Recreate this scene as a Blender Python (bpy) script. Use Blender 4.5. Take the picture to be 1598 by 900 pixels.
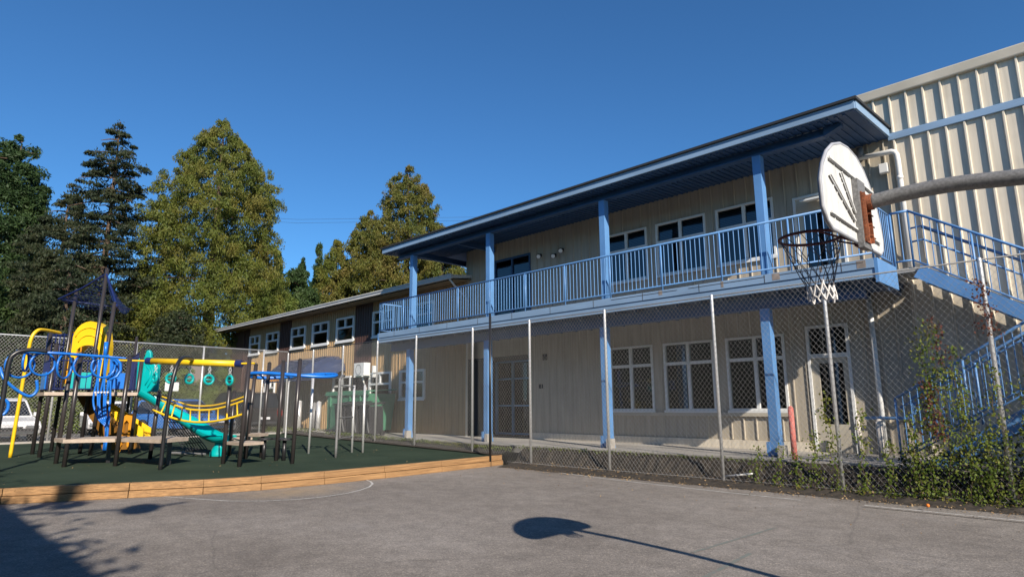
import bpy, math, random
import numpy as np
from mathutils import Vector, Matrix

for o in list(bpy.data.objects): bpy.data.objects.remove(o)
SC = bpy.context.scene
COL = SC.collection
RND = random.Random(7)

# ------------------------------------------------------------------ camera
F = 975.0
def vpd(x, y):
    v = Vector(((x-799)/F, -(y-450)/F, -1.0)); return v.normalized()
XA = -vpd(-190, 639)
UP = vpd(760, -4779); UP = (UP - XA*UP.dot(XA)).normalized()
YA = UP.cross(XA)
cam_d = bpy.data.cameras.new('camera'); cam = bpy.data.objects.new('camera', cam_d); COL.objects.link(cam)
cam_d.sensor_width = 36; cam_d.lens = 36*F/1598; cam_d.clip_end = 3000; cam_d.clip_start = 0.05
cam.matrix_world = Matrix.Translation((0, 0, 1.6)) @ Matrix((XA, YA, UP)).to_4x4()
SC.camera = cam

# ------------------------------------------------------------------ light
EL = math.radians(30.1)
SH = Vector((0.918, -0.397, 0)).normalized()
SUN = Vector((SH.x*math.cos(EL), SH.y*math.cos(EL), math.sin(EL)))
w = bpy.data.worlds.new('World'); SC.world = w; w.use_nodes = True
nt = w.node_tree; nt.nodes.clear()
sky = nt.nodes.new('ShaderNodeTexSky'); sky.sky_type = 'NISHITA'; sky.sun_disc = False
sky.sun_elevation = EL; sky.sun_rotation = math.atan2(SH.x, SH.y)
sky.altitude = 0; sky.air_density = 1.0; sky.dust_density = 0.15; sky.ozone_density = 3.0
bg = nt.nodes.new('ShaderNodeBackground'); bg.inputs['Strength'].default_value = 0.064
out = nt.nodes.new('ShaderNodeOutputWorld')
hz = nt.nodes.new('ShaderNodeMix'); hz.data_type = 'RGBA'; hz.blend_type = 'MULTIPLY'; hz.inputs[0].default_value = 1.0
hz.inputs[7].default_value = (0.56, 1.08, 1.50, 1)   # clear dry-air blue
nt.links.new(sky.outputs[0], hz.inputs[6]); nt.links.new(hz.outputs[2], bg.inputs[0]); nt.links.new(bg.outputs[0], out.inputs[0])
sl = bpy.data.lights.new('sun', 'SUN'); sl.energy = 5.0; sl.angle = math.radians(0.5); sl.color = (1.0, 0.90, 0.77)
so = bpy.data.objects.new('sun', sl); COL.objects.link(so)
so.rotation_euler = (-SUN).to_track_quat('-Z', 'Y').to_euler(); so.location = SUN*60
SC.view_settings.view_transform = 'Standard'; SC.view_settings.look = 'None'
SC.view_settings.exposure = 0.50; SC.view_settings.gamma = 1.0

# ------------------------------------------------------------------ materials
def new_mat(name):
    m = bpy.data.materials.new(name); m.use_nodes = True
    n = m.node_tree; b = n.nodes['Principled BSDF']
    return m, n, b
def coords(n, sx=1, sy=1, sz=1):
    tc = n.nodes.new('ShaderNodeTexCoord'); mp = n.nodes.new('ShaderNodeMapping')
    mp.inputs['Scale'].default_value = (sx, sy, sz)
    n.links.new(tc.outputs['Object'], mp.inputs[0]); return mp.outputs[0]
def noise(n, vec, scale, detail=3, rough=0.55):
    t = n.nodes.new('ShaderNodeTexNoise'); t.inputs['Scale'].default_value = scale
    t.inputs['Detail'].default_value = detail; t.inputs['Roughness'].default_value = rough
    n.links.new(vec, t.inputs['Vector']); return t.outputs['Fac']
def ramp(n, fac, stops):
    r = n.nodes.new('ShaderNodeValToRGB'); e = r.color_ramp.elements
    while len(e) < len(stops): e.new(0.5)
    for q, (p, c) in zip(e, stops):
        q.position = p; q.color = (*c, 1) if len(c) == 3 else c
    n.links.new(fac, r.inputs[0]); return r.outputs[0]
def mix(n, fac, a, b, mode='MIX'):
    x = n.nodes.new('ShaderNodeMix'); x.data_type = 'RGBA'; x.blend_type = mode
    for k, v in ((0, fac), (6, a), (7, b)):
        if hasattr(v, 'links'): n.links.new(v, x.inputs[k])
        elif k == 0: x.inputs[0].default_value = v
        else: x.inputs[k].default_value = (*v, 1)
    return x.outputs[2]
def add_bump(n, b, h, strength=0.3, dist=0.01):
    bp = n.nodes.new('ShaderNodeBump'); bp.inputs['Strength'].default_value = strength
    bp.inputs['Distance'].default_value = dist
    n.links.new(h, bp.inputs['Height']); n.links.new(bp.outputs[0], b.inputs['Normal'])
def sc(c, k): return tuple(min(1, v*k) for v in c)
def M(name, col, rough=0.55, metal=0.0, var=0.14, scale=2.5, bump=0.15, bscale=60, stretch=(1, 1, 1), spec=None, dirt=None, dlo=0.6):
    m, n, b = new_mat(name); v = coords(n, *stretch)
    f = noise(n, v, scale, 5)
    c = ramp(n, f, [(0.3, sc(col, 1-var)), (0.7, sc(col, 1+var))])
    if dirt is not None:
        g = noise(n, v, scale*3.1, 6, 0.7)
        g2 = ramp(n, g, [(dlo, (0, 0, 0)), (dlo+0.15, (1, 1, 1))])
        c = mix(n, g2, c, dirt)
    n.links.new(c, b.inputs['Base Color'])
    b.inputs['Roughness'].default_value = rough; b.inputs['Metallic'].default_value = metal
    if spec is not None: b.inputs['Specular IOR Level'].default_value = spec
    if bump: add_bump(n, b, noise(n, v, bscale, 3), bump, 0.004)
    return m

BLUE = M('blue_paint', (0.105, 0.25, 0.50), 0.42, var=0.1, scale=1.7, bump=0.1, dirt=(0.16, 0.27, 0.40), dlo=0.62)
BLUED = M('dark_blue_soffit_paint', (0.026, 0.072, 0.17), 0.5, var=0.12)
BLUEF = M('weathered_blue_fascia', (0.22, 0.33, 0.47), 0.55, var=0.12, scale=1.2, dirt=(0.22, 0.25, 0.27), dlo=0.63, stretch=(0.6, 1, 2.5))
WHITE = M('white_window_paint', (0.70, 0.71, 0.70), 0.45, var=0.05)
ALU = M('galvanised_steel', (0.66, 0.66, 0.65), 0.42, metal=0.55, var=0.15, scale=30, bump=0.2)
WIRE = M('galvanised_wire', (0.33, 0.33, 0.325), 0.5, metal=0.3, var=0.15, scale=8, bump=0)
BLACKP = M('black_powder_coat', (0.018, 0.018, 0.02), 0.35, var=0.1)
BROWNP = M('dark_brown_post_paint', (0.036, 0.031, 0.031), 0.32, var=0.15, bump=0.05)
NAVY = M('navy_plastic', (0.012, 0.022, 0.10), 0.4)
PBLUE = M('bright_blue_pipe', (0.012, 0.15, 0.56), 0.3, var=0.1, bump=0.03)
YEL = M('yellow_plastic', (0.78, 0.50, 0.015), 0.35, var=0.07, bump=0.03)
TEAL = M('teal_plastic', (0.0, 0.36, 0.36), 0.33, var=0.08, bump=0.03)
BEIGE = M('beige_deck_coating', (0.42, 0.34, 0.27), 0.7, var=0.15, scale=8)
ORANGE = M('orange_plastic', (0.62, 0.26, 0.02), 0.4)
RUST = M('rusted_orange_steel', (0.27, 0.085, 0.035), 0.8, var=0.4, scale=25, bump=0.4, dirt=(0.10, 0.03, 0.02), dlo=0.5)
RIMR = M('rusted_dark_red_steel', (0.13, 0.03, 0.022), 0.7, var=0.4, scale=30, bump=0.4)
NETW = M('white_net_cord', (0.62, 0.60, 0.58), 0.9)
NETD = M('frayed_grey_net_cord', (0.14, 0.13, 0.14), 0.9)
BOARD = M('weathered_white_backboard', (0.60, 0.60, 0.58), 0.6, var=0.12, scale=5, dirt=(0.36, 0.35, 0.33), dlo=0.56, stretch=(1, 3, 0.6))
DKMET = M('worn_metal_and_rib_shadow', (0.06, 0.055, 0.05), 0.7, var=0.5, scale=20)  # worn dark metal, also the painted shadow strips along the backboard ribs
POLEG = M('rough_grey_pole', (0.20, 0.20, 0.20), 0.55, metal=0.3, var=0.3, scale=60, bump=0.6, bscale=220)
PVC = M('white_pvc', (0.72, 0.70, 0.66), 0.4, var=0.08)
PINK = M('faded_pink_bollard', (0.55, 0.16, 0.13), 0.7, var=0.25, scale=12, dirt=(0.6, 0.4, 0.35), dlo=0.55)
BOLW = M('white_bollard_paint', (0.55, 0.51, 0.46), 0.6, var=0.15, scale=10, dirt=(0.25, 0.2, 0.15))
GREENB = M('green_container_steel', (0.055, 0.19, 0.115), 0.5, var=0.15, dirt=(0.12, 0.10, 0.07), dlo=0.66)
BLKB = M('black_bin_plastic', (0.028, 0.028, 0.032), 0.5)
DARKIN = M('dark_interior', (0.035, 0.035, 0.038), 0.9)
ROOFB = M('black_roofing', (0.02, 0.022, 0.025), 0.85)
GUTT = M('white_gutter', (0.50, 0.49, 0.47), 0.5, var=0.1)
SOFF = M('tan_soffit', (0.20, 0.145, 0.085), 0.8)
TRUNK = M('conifer_bark', (0.10, 0.065, 0.045), 0.9, var=0.35, scale=6, bump=0.8, bscale=20)
CONC = M('concrete', (0.34, 0.32, 0.29), 0.85, var=0.15, scale=1.3, bump=0.3, dirt=(0.2, 0.18, 0.15), dlo=0.6)
SOIL = M('soil', (0.034, 0.027, 0.020), 0.95, var=0.5, scale=9, bump=1.0, bscale=30)
RUBT = M('tyre_rubber', (0.02, 0.02, 0.02), 0.8)
BLIND = M('window_blind', (0.30, 0.31, 0.29), 0.8)
CHROME = M('wheel_alloy', (0.5, 0.5, 0.5), 0.3, metal=0.8)
REDL = M('red_tail_lens', (0.45, 0.01, 0.01), 0.2)
PLATE = M('number_plate', (0.6, 0.6, 0.62), 0.5)
PAPER = M('poster_paper', (0.42, 0.42, 0.42), 0.7, var=0.3, scale=6)
LEAFO = M('orange_fruit_skin', (0.75, 0.20, 0.02), 0.6)

def siding_mat(name, col, streak, var=0.1):
    m, n, b = new_mat(name)
    v = coords(n, 7, 7, 0.35); f = noise(n, v, 1.6, 6, 0.65)
    v2 = coords(n, 1, 1, 1); g = noise(n, v2, 1.1, 4)
    c = ramp(n, f, [(0.25, sc(col, 1-var*1.8)), (0.55, col), (0.8, sc(col, 1+var))])
    c = mix(n, ramp(n, g, [(0.52, (0, 0, 0)), (0.80, (0.55, 0.55, 0.55))]), c, streak)
    n.links.new(c, b.inputs['Base Color']); b.inputs['Roughness'].default_value = 0.5
    add_bump(n, b, f, 0.08, 0.01); return m
CREAM = siding_mat('cream_metal_siding', (0.65, 0.585, 0.475), (0.42, 0.36, 0.27), 0.14)
CREAML = siding_mat('main_wall_siding', (0.42, 0.372, 0.295), (0.30, 0.26, 0.20), 0.14)  # cream siding darkened so the wall under the balcony sits deeper in shade
TAN = siding_mat('tan_batten_wood', (0.42, 0.29, 0.155), (0.28, 0.18, 0.09), 0.16)
DBROWN = siding_mat('dark_brown_wood', (0.070, 0.036, 0.030), (0.04, 0.022, 0.018), 0.2)
CAPM = M('cream_parapet_flashing', (0.46, 0.42, 0.34), 0.5, var=0.12, scale=1.5)

def glass_mat():
    m, n, b = new_mat('window_glass')
    for x in list(n.nodes): n.nodes.remove(x)
    o = n.nodes.new('ShaderNodeOutputMaterial'); t = n.nodes.new('ShaderNodeBsdfTransparent')
    t.inputs[0].default_value = (0.55, 0.6, 0.62, 1)
    g = n.nodes.new('ShaderNodeBsdfGlossy'); g.inputs['Roughness'].default_value = 0.03; g.inputs[0].default_value = (0.9, 0.95, 1, 1)
    fr = n.nodes.new('ShaderNodeFresnel'); fr.inputs[0].default_value = 1.8
    mx = n.nodes.new('ShaderNodeMixShader'); n.links.new(fr.outputs[0], mx.inputs[0])
    v = coords(n); bp = n.nodes.new('ShaderNodeBump'); bp.inputs['Strength'].default_value = 0.05; bp.inputs['Distance'].default_value = 0.05
    n.links.new(noise(n, v, 1.5, 1), bp.inputs['Height']); n.links.new(bp.outputs[0], g.inputs['Normal'])
    n.links.new(t.outputs[0], mx.inputs[1]); n.links.new(g.outputs[0], mx.inputs[2]); n.links.new(mx.outputs[0], o.inputs[0])
    return m
GLASS = glass_mat()
CARGL = M('car_glass', (0.012, 0.015, 0.022), 0.08, var=0.05, bump=0)
DOME = M('grey_blue_awning_vinyl', (0.03, 0.045, 0.10), 0.16, var=0.2, scale=3, bump=0.1, bscale=5)

def asphalt():
    m, n, b = new_mat('court_asphalt'); v = coords(n)
    big = noise(n, v, 0.35, 6, 0.6); fine = noise(n, v, 85, 2, 0.7); mid = noise(n, v, 3.5, 6, 0.7)
    c = ramp(n, big, [(0.30, (0.158, 0.138, 0.120)), (0.50, (0.212, 0.188, 0.165)), (0.70, (0.260, 0.234, 0.210))])
    c = mix(n, 0.85, c, ramp(n, mid, [(0.3, (0.38, 0.38, 0.38)), (0.7, (0.64, 0.64, 0.64))]), 'OVERLAY')
    vo = n.nodes.new('ShaderNodeTexVoronoi'); vo.inputs['Scale'].default_value = 70; n.links.new(v, vo.inputs['Vector'])
    sp = n.nodes.new('ShaderNodeSeparateColor'); n.links.new(vo.outputs['Color'], sp.inputs[0])
    c = mix(n, 0.6, c, ramp(n, sp.outputs[0], [(0.0, (0.22, 0.22, 0.22)), (0.5, (0.47, 0.47, 0.47)), (0.90, (0.60, 0.60, 0.60)), (1.0, (0.97, 0.95, 0.9))]), 'OVERLAY')
    c = mix(n, ramp(n, noise(n, coords(n, 0.5, 1.6, 1), 1.1, 4), [(0.60, (0, 0, 0)), (0.74, (0.35, 0.35, 0.35))]), c, (0.27, 0.25, 0.235))
    # sandy smear near the painted key
    tc = n.nodes.new('ShaderNodeTexCoord'); ms = n.nodes.new('ShaderNodeMapping')
    ms.inputs['Location'].default_value = (11.75*0.9, -5.9*0.55, 0); ms.inputs['Scale'].default_value = (0.9, 0.55, 1)
    n.links.new(tc.outputs['Object'], ms.inputs[0])
    gr = n.nodes.new('ShaderNodeTexGradient'); gr.gradient_type = 'SPHERICAL'; n.links.new(ms.outputs[0], gr.inputs[0])
    ml = n.nodes.new('ShaderNodeMath'); ml.operation = 'MULTIPLY'; n.links.new(gr.outputs['Fac'], ml.inputs[0]); n.links.new(mid, ml.inputs[1])
    c = mix(n, ramp(n, ml.outputs[0], [(0.12, (0, 0, 0)), (0.45, (0.6, 0.6, 0.6))]), c, (0.34, 0.24, 0.13))
    # fine cracks
    cv = n.nodes.new('ShaderNodeTexVoronoi'); cv.feature = 'DISTANCE_TO_EDGE'; cv.inputs['Scale'].default_value = 0.22
    wv = n.nodes.new('ShaderNodeMix'); wv.data_type = 'RGBA'; wv.inputs[0].default_value = 0.12
    nz = n.nodes.new('ShaderNodeTexNoise'); nz.inputs['Scale'].default_value = 1.3; nz.inputs['Detail'].default_value = 5; n.links.new(v, nz.inputs['Vector'])
    n.links.new(v, wv.inputs[6]); n.links.new(nz.outputs['Color'], wv.inputs[7]); n.links.new(wv.outputs[2], cv.inputs['Vector'])
    c = mix(n, ramp(n, cv.outputs['Distance'], [(0.0, (0.32, 0.32, 0.32)), (0.0018, (0, 0, 0))]), c, (0.07, 0.065, 0.06))
    n.links.new(c, b.inputs['Base Color']); b.inputs['Roughness'].default_value = 0.88
    ad = n.nodes.new('ShaderNodeMath'); ad.operation = 'ADD'; n.links.new(fine, ad.inputs[0]); n.links.new(vo.outputs['Distance'], ad.inputs[1])
    add_bump(n, b, ad.outputs[0], 0.5, 0.005); return m
ASPH = asphalt()
ASPH2 = M('parking_asphalt', (0.11, 0.105, 0.10), 0.9, var=0.25, bump=0.4)
def rubber():
    m, n, b = new_mat('green_rubber_surface'); v = coords(n)
    c = ramp(n, noise(n, v, 0.8, 5), [(0.3, (0.020, 0.036, 0.022)), (0.7, (0.034, 0.054, 0.034))])
    c = mix(n, ramp(n, noise(n, v, 60, 2, .8), [(0.60, (0, 0, 0)), (0.74, (0.6, 0.6, 0.6))]), c, (0.075, 0.095, 0.065))
    c = mix(n, ramp(n, noise(n, v, 9, 6, .8), [(0.66, (0, 0, 0)), (0.74, (0.3, 0.3, 0.3))]), c, (0.10, 0.10, 0.08))
    n.links.new(c, b.inputs['Base Color']); b.inputs['Roughness'].default_value = 0.95
    b.inputs['Specular IOR Level'].default_value = 0.2
    add_bump(n, b, noise(n, v, 90, 2), 0.5, 0.006); return m
RUBBER = rubber()
WOOD = M('fresh_cedar_timber', (0.31, 0.175, 0.075), 0.75, var=0.4, scale=4.0, bump=0.4, bscale=14, stretch=(4, 0.30, 14), dirt=(0.17, 0.075, 0.028), dlo=0.54)
GRASS = M('dry_rough_ground', (0.10, 0.095, 0.05), 0.95, var=0.5, scale=2, bump=0.8, bscale=20)
LINE = M('worn_white_court_paint', (0.52, 0.51, 0.48), 0.8, var=0.2, scale=6, dirt=(0.20, 0.185, 0.17), dlo=0.50)
TLINE = M('faded_teal_court_paint', (0.150, 0.185, 0.165), 0.85, var=0.1, scale=6, dirt=(0.18, 0.162, 0.148), dlo=0.42)

def foliage(name, cols, scale=0.6, transl=0.25):
    m, n, b = new_mat(name); v = coords(n)
    f = noise(n, v, scale, 2); g = noise(n, v, scale*9, 3, .7)
    c = ramp(n, f, [(0.30, cols[0]), (0.5, cols[1]), (0.70, cols[2])])
    c = mix(n, ramp(n, g, [(0.55, (0, 0, 0)), (0.72, (0.8, 0.8, 0.8))]), c, cols[3])
    b.inputs['Roughness'].default_value = 0.6; b.inputs['Specular IOR Level'].default_value = 0.3
    n.links.new(c, b.inputs['Base Color'])
    t = n.nodes.new('ShaderNodeBsdfTranslucent'); n.links.new(c, t.inputs[0])
    mx = n.nodes.new('ShaderNodeMixShader'); mx.inputs[0].default_value = transl
    o = n.nodes['Material Output']
    n.links.new(b.outputs[0], mx.inputs[1]); n.links.new(t.outputs[0], mx.inputs[2]); n.links.new(mx.outputs[0], o.inputs[0])
    return m
FCED = foliage('cedar_foliage', [(0.060, 0.088, 0.014), (0.120, 0.140, 0.022), (0.155, 0.140, 0.028), (0.140, 0.085, 0.030)])
FCED2 = foliage('cedar_foliage_brown', [(0.060, 0.085, 0.016), (0.120, 0.125, 0.022), (0.165, 0.125, 0.032), (0.155, 0.075, 0.036)])
FSPR = foliage('spruce_foliage', [(0.022, 0.034, 0.018), (0.034, 0.048, 0.020), (0.052, 0.056, 0.022), (0.060, 0.038, 0.022)])
FDEC = foliage('broadleaf_foliage', [(0.024, 0.048, 0.016), (0.040, 0.075, 0.022), (0.060, 0.095, 0.026), (0.03, 0.06, 0.02)])
FHED = foliage('bright_shrub_foliage', [(0.08, 0.12, 0.02), (0.13, 0.17, 0.035), (0.17, 0.18, 0.045), (0.11, 0.09, 0.03)])
FVIN = foliage('vine_leaf', [(0.07, 0.12, 0.015), (0.13, 0.18, 0.025), (0.19, 0.17, 0.03), (0.22, 0.10, 0.02)], 3.0, 0.35)
FVRED = foliage('red_vine_leaf', [(0.09, 0.03, 0.02), (0.14, 0.045, 0.03), (0.16, 0.08, 0.03), (0.09, 0.09, 0.03)], 3.0, 0.3)
FDRY = foliage('fallen_leaf', [(0.22, 0.13, 0.06), (0.30, 0.20, 0.10), (0.38, 0.28, 0.15), (0.12, 0.07, 0.04)], 4.0, 0.1)

# ------------------------------------------------------------------ mesh helpers
W = {}
def tag(o, label=None, cat=None, group=None, kind=None):
    if label: o['label'] = label
    if cat: o['category'] = cat
    if group: o['group'] = group
    if kind: o['kind'] = kind
    return o
def thing(name, loc, label, cat, group=None):
    o = bpy.data.objects.new(name, None); COL.objects.link(o); o.location = loc; o.empty_display_size = 0.2
    W[o] = Vector(loc); return tag(o, label, cat, group)
class MB:
    def __init__(s): s.v = []; s.f = []
    def face(s, pts):
        b = len(s.v); s.v += [tuple(p) for p in pts]; s.f.append(tuple(range(b, b+len(pts)))); return s
    def box(s, x0, x1, y0, y1, z0, z1):
        b = len(s.v)
        s.v += [(x0,y0,z0),(x1,y0,z0),(x1,y1,z0),(x0,y1,z0),(x0,y0,z1),(x1,y0,z1),(x1,y1,z1),(x0,y1,z1)]
        for q in ((0,3,2,1),(4,5,6,7),(0,1,5,4),(1,2,6,5),(2,3,7,6),(3,0,4,7)): s.f.append(tuple(b+i for i in q))
        return s
    def beam(s, p, q, w, h, up=(0, 0, 1)):
        p = Vector(p); q = Vector(q); d = (q-p).normalized(); u = Vector(up)
        a = d.cross(u).normalized(); u = a.cross(d)
        b = len(s.v)
        for c in (p, q):
            for (i, j) in ((-1,-1),(1,-1),(1,1),(-1,1)): s.v.append(tuple(c + a*(i*w/2) + u*(j*h/2)))
        for f in ((0,1,2,3),(7,6,5,4),(0,4,5,1),(1,5,6,2),(2,6,7,3),(3,7,4,0)): s.f.append(tuple(b+i for i in f))
        return s
    def tube(s, pts, r, n=8, closed=False, caps=True):
        pts = [Vector(p) for p in pts]; N = len(pts); rs = r if isinstance(r, (list, tuple)) else [r]*N
        b = len(s.v); prev = None
        for i, p in enumerate(pts):
            if closed: d = pts[(i+1) % N]-pts[i-1]
            else: d = pts[min(i+1, N-1)]-pts[max(i-1, 0)]
            d.normalize()
            if prev is None:
                a = d.orthogonal().normalized()
            else:
                a = (prev - d*prev.dot(d)).normalized()
            prev = a; c = d.cross(a)
            for k in range(n):
                t = 2*math.pi*k/n; s.v.append(tuple(p + (a*math.cos(t)+c*math.sin(t))*rs[i]))
        M_ = N if closed else N-1
        for i in range(M_):
            for k in range(n):
                i2 = (i+1) % N; s.f.append((b+i*n+k, b+i*n+(k+1) % n, b+i2*n+(k+1) % n, b+i2*n+k))
        if caps and not closed:
            s.f.append(tuple(b+k for k in range(n))[::-1]); s.f.append(tuple(b+(N-1)*n+k for k in range(n)))
        return s
    def prism(s, poly, d):
        """poly: list of 3D points (one cap); d: extrusion vector"""
        b = len(s.v); n = len(poly); d = Vector(d)
        s.v += [tuple(Vector(p)) for p in poly] + [tuple(Vector(p)+d) for p in poly]
        s.f.append(tuple(range(b, b+n))[::-1]); s.f.append(tuple(range(b+n, b+2*n)))
        for i in range(n): s.f.append((b+i, b+(i+1) % n, b+n+(i+1) % n, b+n+i))
        return s
    def build(s, name, mat, parent=None, smooth=False, org=None, bevel=0):
        me = bpy.data.meshes.new(name); o = bpy.data.objects.new(name, me); COL.objects.link(o)
        if parent is not None: off = W[parent]; W[o] = off; o.parent = parent
        else:
            off = Vector(org) if org is not None else Vector((0, 0, 0)); o.location = off; W[o] = off
        me.from_pydata([(v[0]-off[0], v[1]-off[1], v[2]-off[2]) for v in s.v], [], s.f)
        me.materials.append(mat)
        if smooth: me.polygons.foreach_set('use_smooth', [True]*len(me.polygons))
        if bevel:
            bm = o.modifiers.new('b', 'BEVEL'); bm.width = bevel; bm.segments = 2; bm.limit_method = 'ANGLE'
        me.update(); return o
def arc(c, r, a0, a1, n, u, v):
    c = Vector(c); u = Vector(u); v = Vector(v)
    return [c + u*(r*math.cos(a0+(a1-a0)*i/n)) + v*(r*math.sin(a0+(a1-a0)*i/n)) for i in range(n+1)]
def cyl(p, q, r, n=10): return MB().tube([p, q], r, n)
def quads(name, mat, parent, C, A, B, org=None):
    """leaf quads from numpy arrays: centres, half axes"""
    N = len(C); off = np.array(W[parent] if parent is not None else (org or (0, 0, 0)))
    # pointed leaf: four corners, narrow ends
    V = np.stack([C-A, C-B*0.8+A*0.1, C+A, C+B*0.8-A*0.1], 1).reshape(-1, 3) - off
    me = bpy.data.meshes.new(name); me.vertices.add(4*N); me.vertices.foreach_set('co', V.astype(np.float32).ravel())
    me.loops.add(4*N); me.loops.foreach_set('vertex_index', np.arange(4*N, dtype=np.int32))
    me.polygons.add(N); me.polygons.foreach_set('loop_start', np.arange(0, 4*N, 4, dtype=np.int32))
    me.polygons.foreach_set('loop_total', np.full(N, 4, dtype=np.int32)); me.materials.append(mat); me.update(); me.validate()
    o = bpy.data.objects.new(name, me); COL.objects.link(o)
    if parent is not None: o.parent = parent; W[o] = W[parent]
    else: o.location = off; W[o] = Vector(off)
    return o

# ------------------------------------------------------------------ ground and paving
def gz(x): return 0.25+0.25*min(1, max(0, (-13-x)/13))
def struct(mb, name, mat): return tag(mb.build(name, mat), kind='structure')
struct(MB().face([(-900,-900,-0.08),(900,-900,-0.08),(900,900,-0.08),(-900,900,-0.08)]), 'ground', GRASS)
struct(MB().box(-30, 24, -30, 12.2, -0.07, 0.0), 'asphalt_court', ASPH)
EDGE = [(-18.0,-7.0),(-16.2,-3.0),(-14.9,-0.2),(-14.03,1.67),(-13.23,3.39),(-12.72,4.5),(-12.48,5.5),(-12.38,6.8),(-12.39,8.3),(-12.48,10.0),(-12.60,11.69),(-12.70,12.3)]
pv = MB()
xs = [0, .25, .5, .75, 1]
for (a, b) in zip(EDGE[:-1], EDGE[1:]):
    for i in range(4):
        q = []
        for (p, t) in ((a, xs[i]), (b, xs[i]), (b, xs[i+1]), (a, xs[i+1])):
            x = (p[0]-0.10)*(1-t) + (-26.3)*t; q.append((x, p[1], gz(x)-0.01))
        pv.face(q[::-1])
struct(pv, 'playground_surface', RUBBER)
struct(MB().box(-90, -26.3, -40, 34, -0.06, 0.46), 'parking_lot', ASPH2)
struct(MB().box(-25.95, -26.3, -7, 12.3, 0.2, 0.54), 'concrete_kerb', CONC)
# strip of soil between court / playground and walkway
sp = MB()
NX = 90
rows = [(11.75, 0.004), (12.15, 0.03), (12.45, 0.10), (12.62, 0.34), (12.80, 0.47)]
rg = random.Random(3)
def gridmesh(x0, x1, n, rows, jit):
    mb = MB(); P = []
    for i in range(n+1):
        x = x0+(x1-x0)*i/n; col = []
        for k, (y, z) in enumerate(rows):
            jj = 0 if k == len(rows)-1 else jit
            base = z if x > -12.4 else max(z, gz(x)+0.02+0.03*k)
            col.append((x, y+rg.uniform(-jj, jj), base+(rg.uniform(0, jj) if k else 0)))
        P.append(col)
    for i in range(n):
        for k in range(len(rows)-1): mb.face([P[i][k], P[i+1][k], P[i+1][k+1], P[i][k+1]])
    return mb
struct(gridmesh(-12.35, 9, 160, rows, 0.05), 'soil_bank', SOIL)
struct(gridmesh(-26.2, -12.7, 60, [(12.1, 0.2), (12.4, 0.25), (12.62, 0.3), (12.80, 0.47)], 0.03), 'planting_strip', SOIL)
wk = MB()
for i in range(24):
    x0 = -30+i*1.6; wk.box(x0, x0+1.592, 12.80, 15.38, 0.30, 0.50)
struct(wk, 'walkway', CONC)
struct(MB().box(-29.9, -18, 15.375, 15.40, 0.2, 0.52), 'walkway_edging', CONC)
# timber border
tb = thing('timber_border', (-12.5, 6, 0), 'fresh orange cedar timbers edging the green rubber playground surface', 'timber border')
for lv, (z0, z1, off) in enumerate(((0.0, 0.125, 0.0), (0.13, 0.262, 0.035))):
    mbs = []
    for i, (a, b) in enumerate(zip(EDGE[:-1], EDGE[1:])):
        a = Vector((*a, 0)); b = Vector((*b, 0)); d = (b-a).normalized(); nrm = Vector((d.y, -d.x, 0))
        if nrm.x < 0: nrm = -nrm
        mb = MB(); p = a-nrm*(0.07+off); q = b-nrm*(0.07+off)
        mb.beam(p+Vector((0,0,(z0+z1)/2))-d*0.0, q+Vector((0,0,(z0+z1)/2))-d*0.012, 0.14, z1-z0-0.004)
        mb.build('timber', WOOD, tb, bevel=0.006)
# court lines
def ribbon(pts, wdt, z):
    mb = MB(); pts = [Vector((p[0], p[1], z)) for p in pts]; L = []
    for i, p in enumerate(pts):
        d = (pts[min(i+1, len(pts)-1)]-pts[max(i-1, 0)]).normalized(); nn = Vector((-d.y, d.x, 0))*wdt/2
        L.append((p+nn, p-nn))
    for i in range(len(pts)-1): mb.face([L[i][0], L[i][1], L[i+1][1], L[i+1][0]])
    return mb
struct(ribbon([(-12.2,12.12),(-10,11.70),(-8.43,11.43),(-5.72,11.19),(-4.34,11.12)], 0.05, 0.005), 'court_line', LINE)
struct(ribbon([(-3.35,11.06),(-2.2,11.05),(0.5,11.05),(4,11.0)], 0.05, 0.0325), 'court_line', LINE)
ar = [(-12.95,3.9),(-12.2,4.2),(-11.5,4.5),(-11.05,4.9),(-10.78,5.4),(-10.72,5.9),(-10.82,6.4),(-11.02,6.8),(-11.32,7.2),(-11.7,7.52),(-12.1,7.72),(-12.38,7.8)]
struct(ribbon(ar, 0.045, 0.005), 'key_arc_line', LINE)
struct(ribbon([(-3.1,5.0),(-3.28,6.9)], 0.05, 0.004), 'faded_court_line', TLINE)
struct(ribbon([(-3.75,6.5),(-3.67,8.5)], 0.05, 0.004), 'faded_court_line', TLINE)

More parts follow.
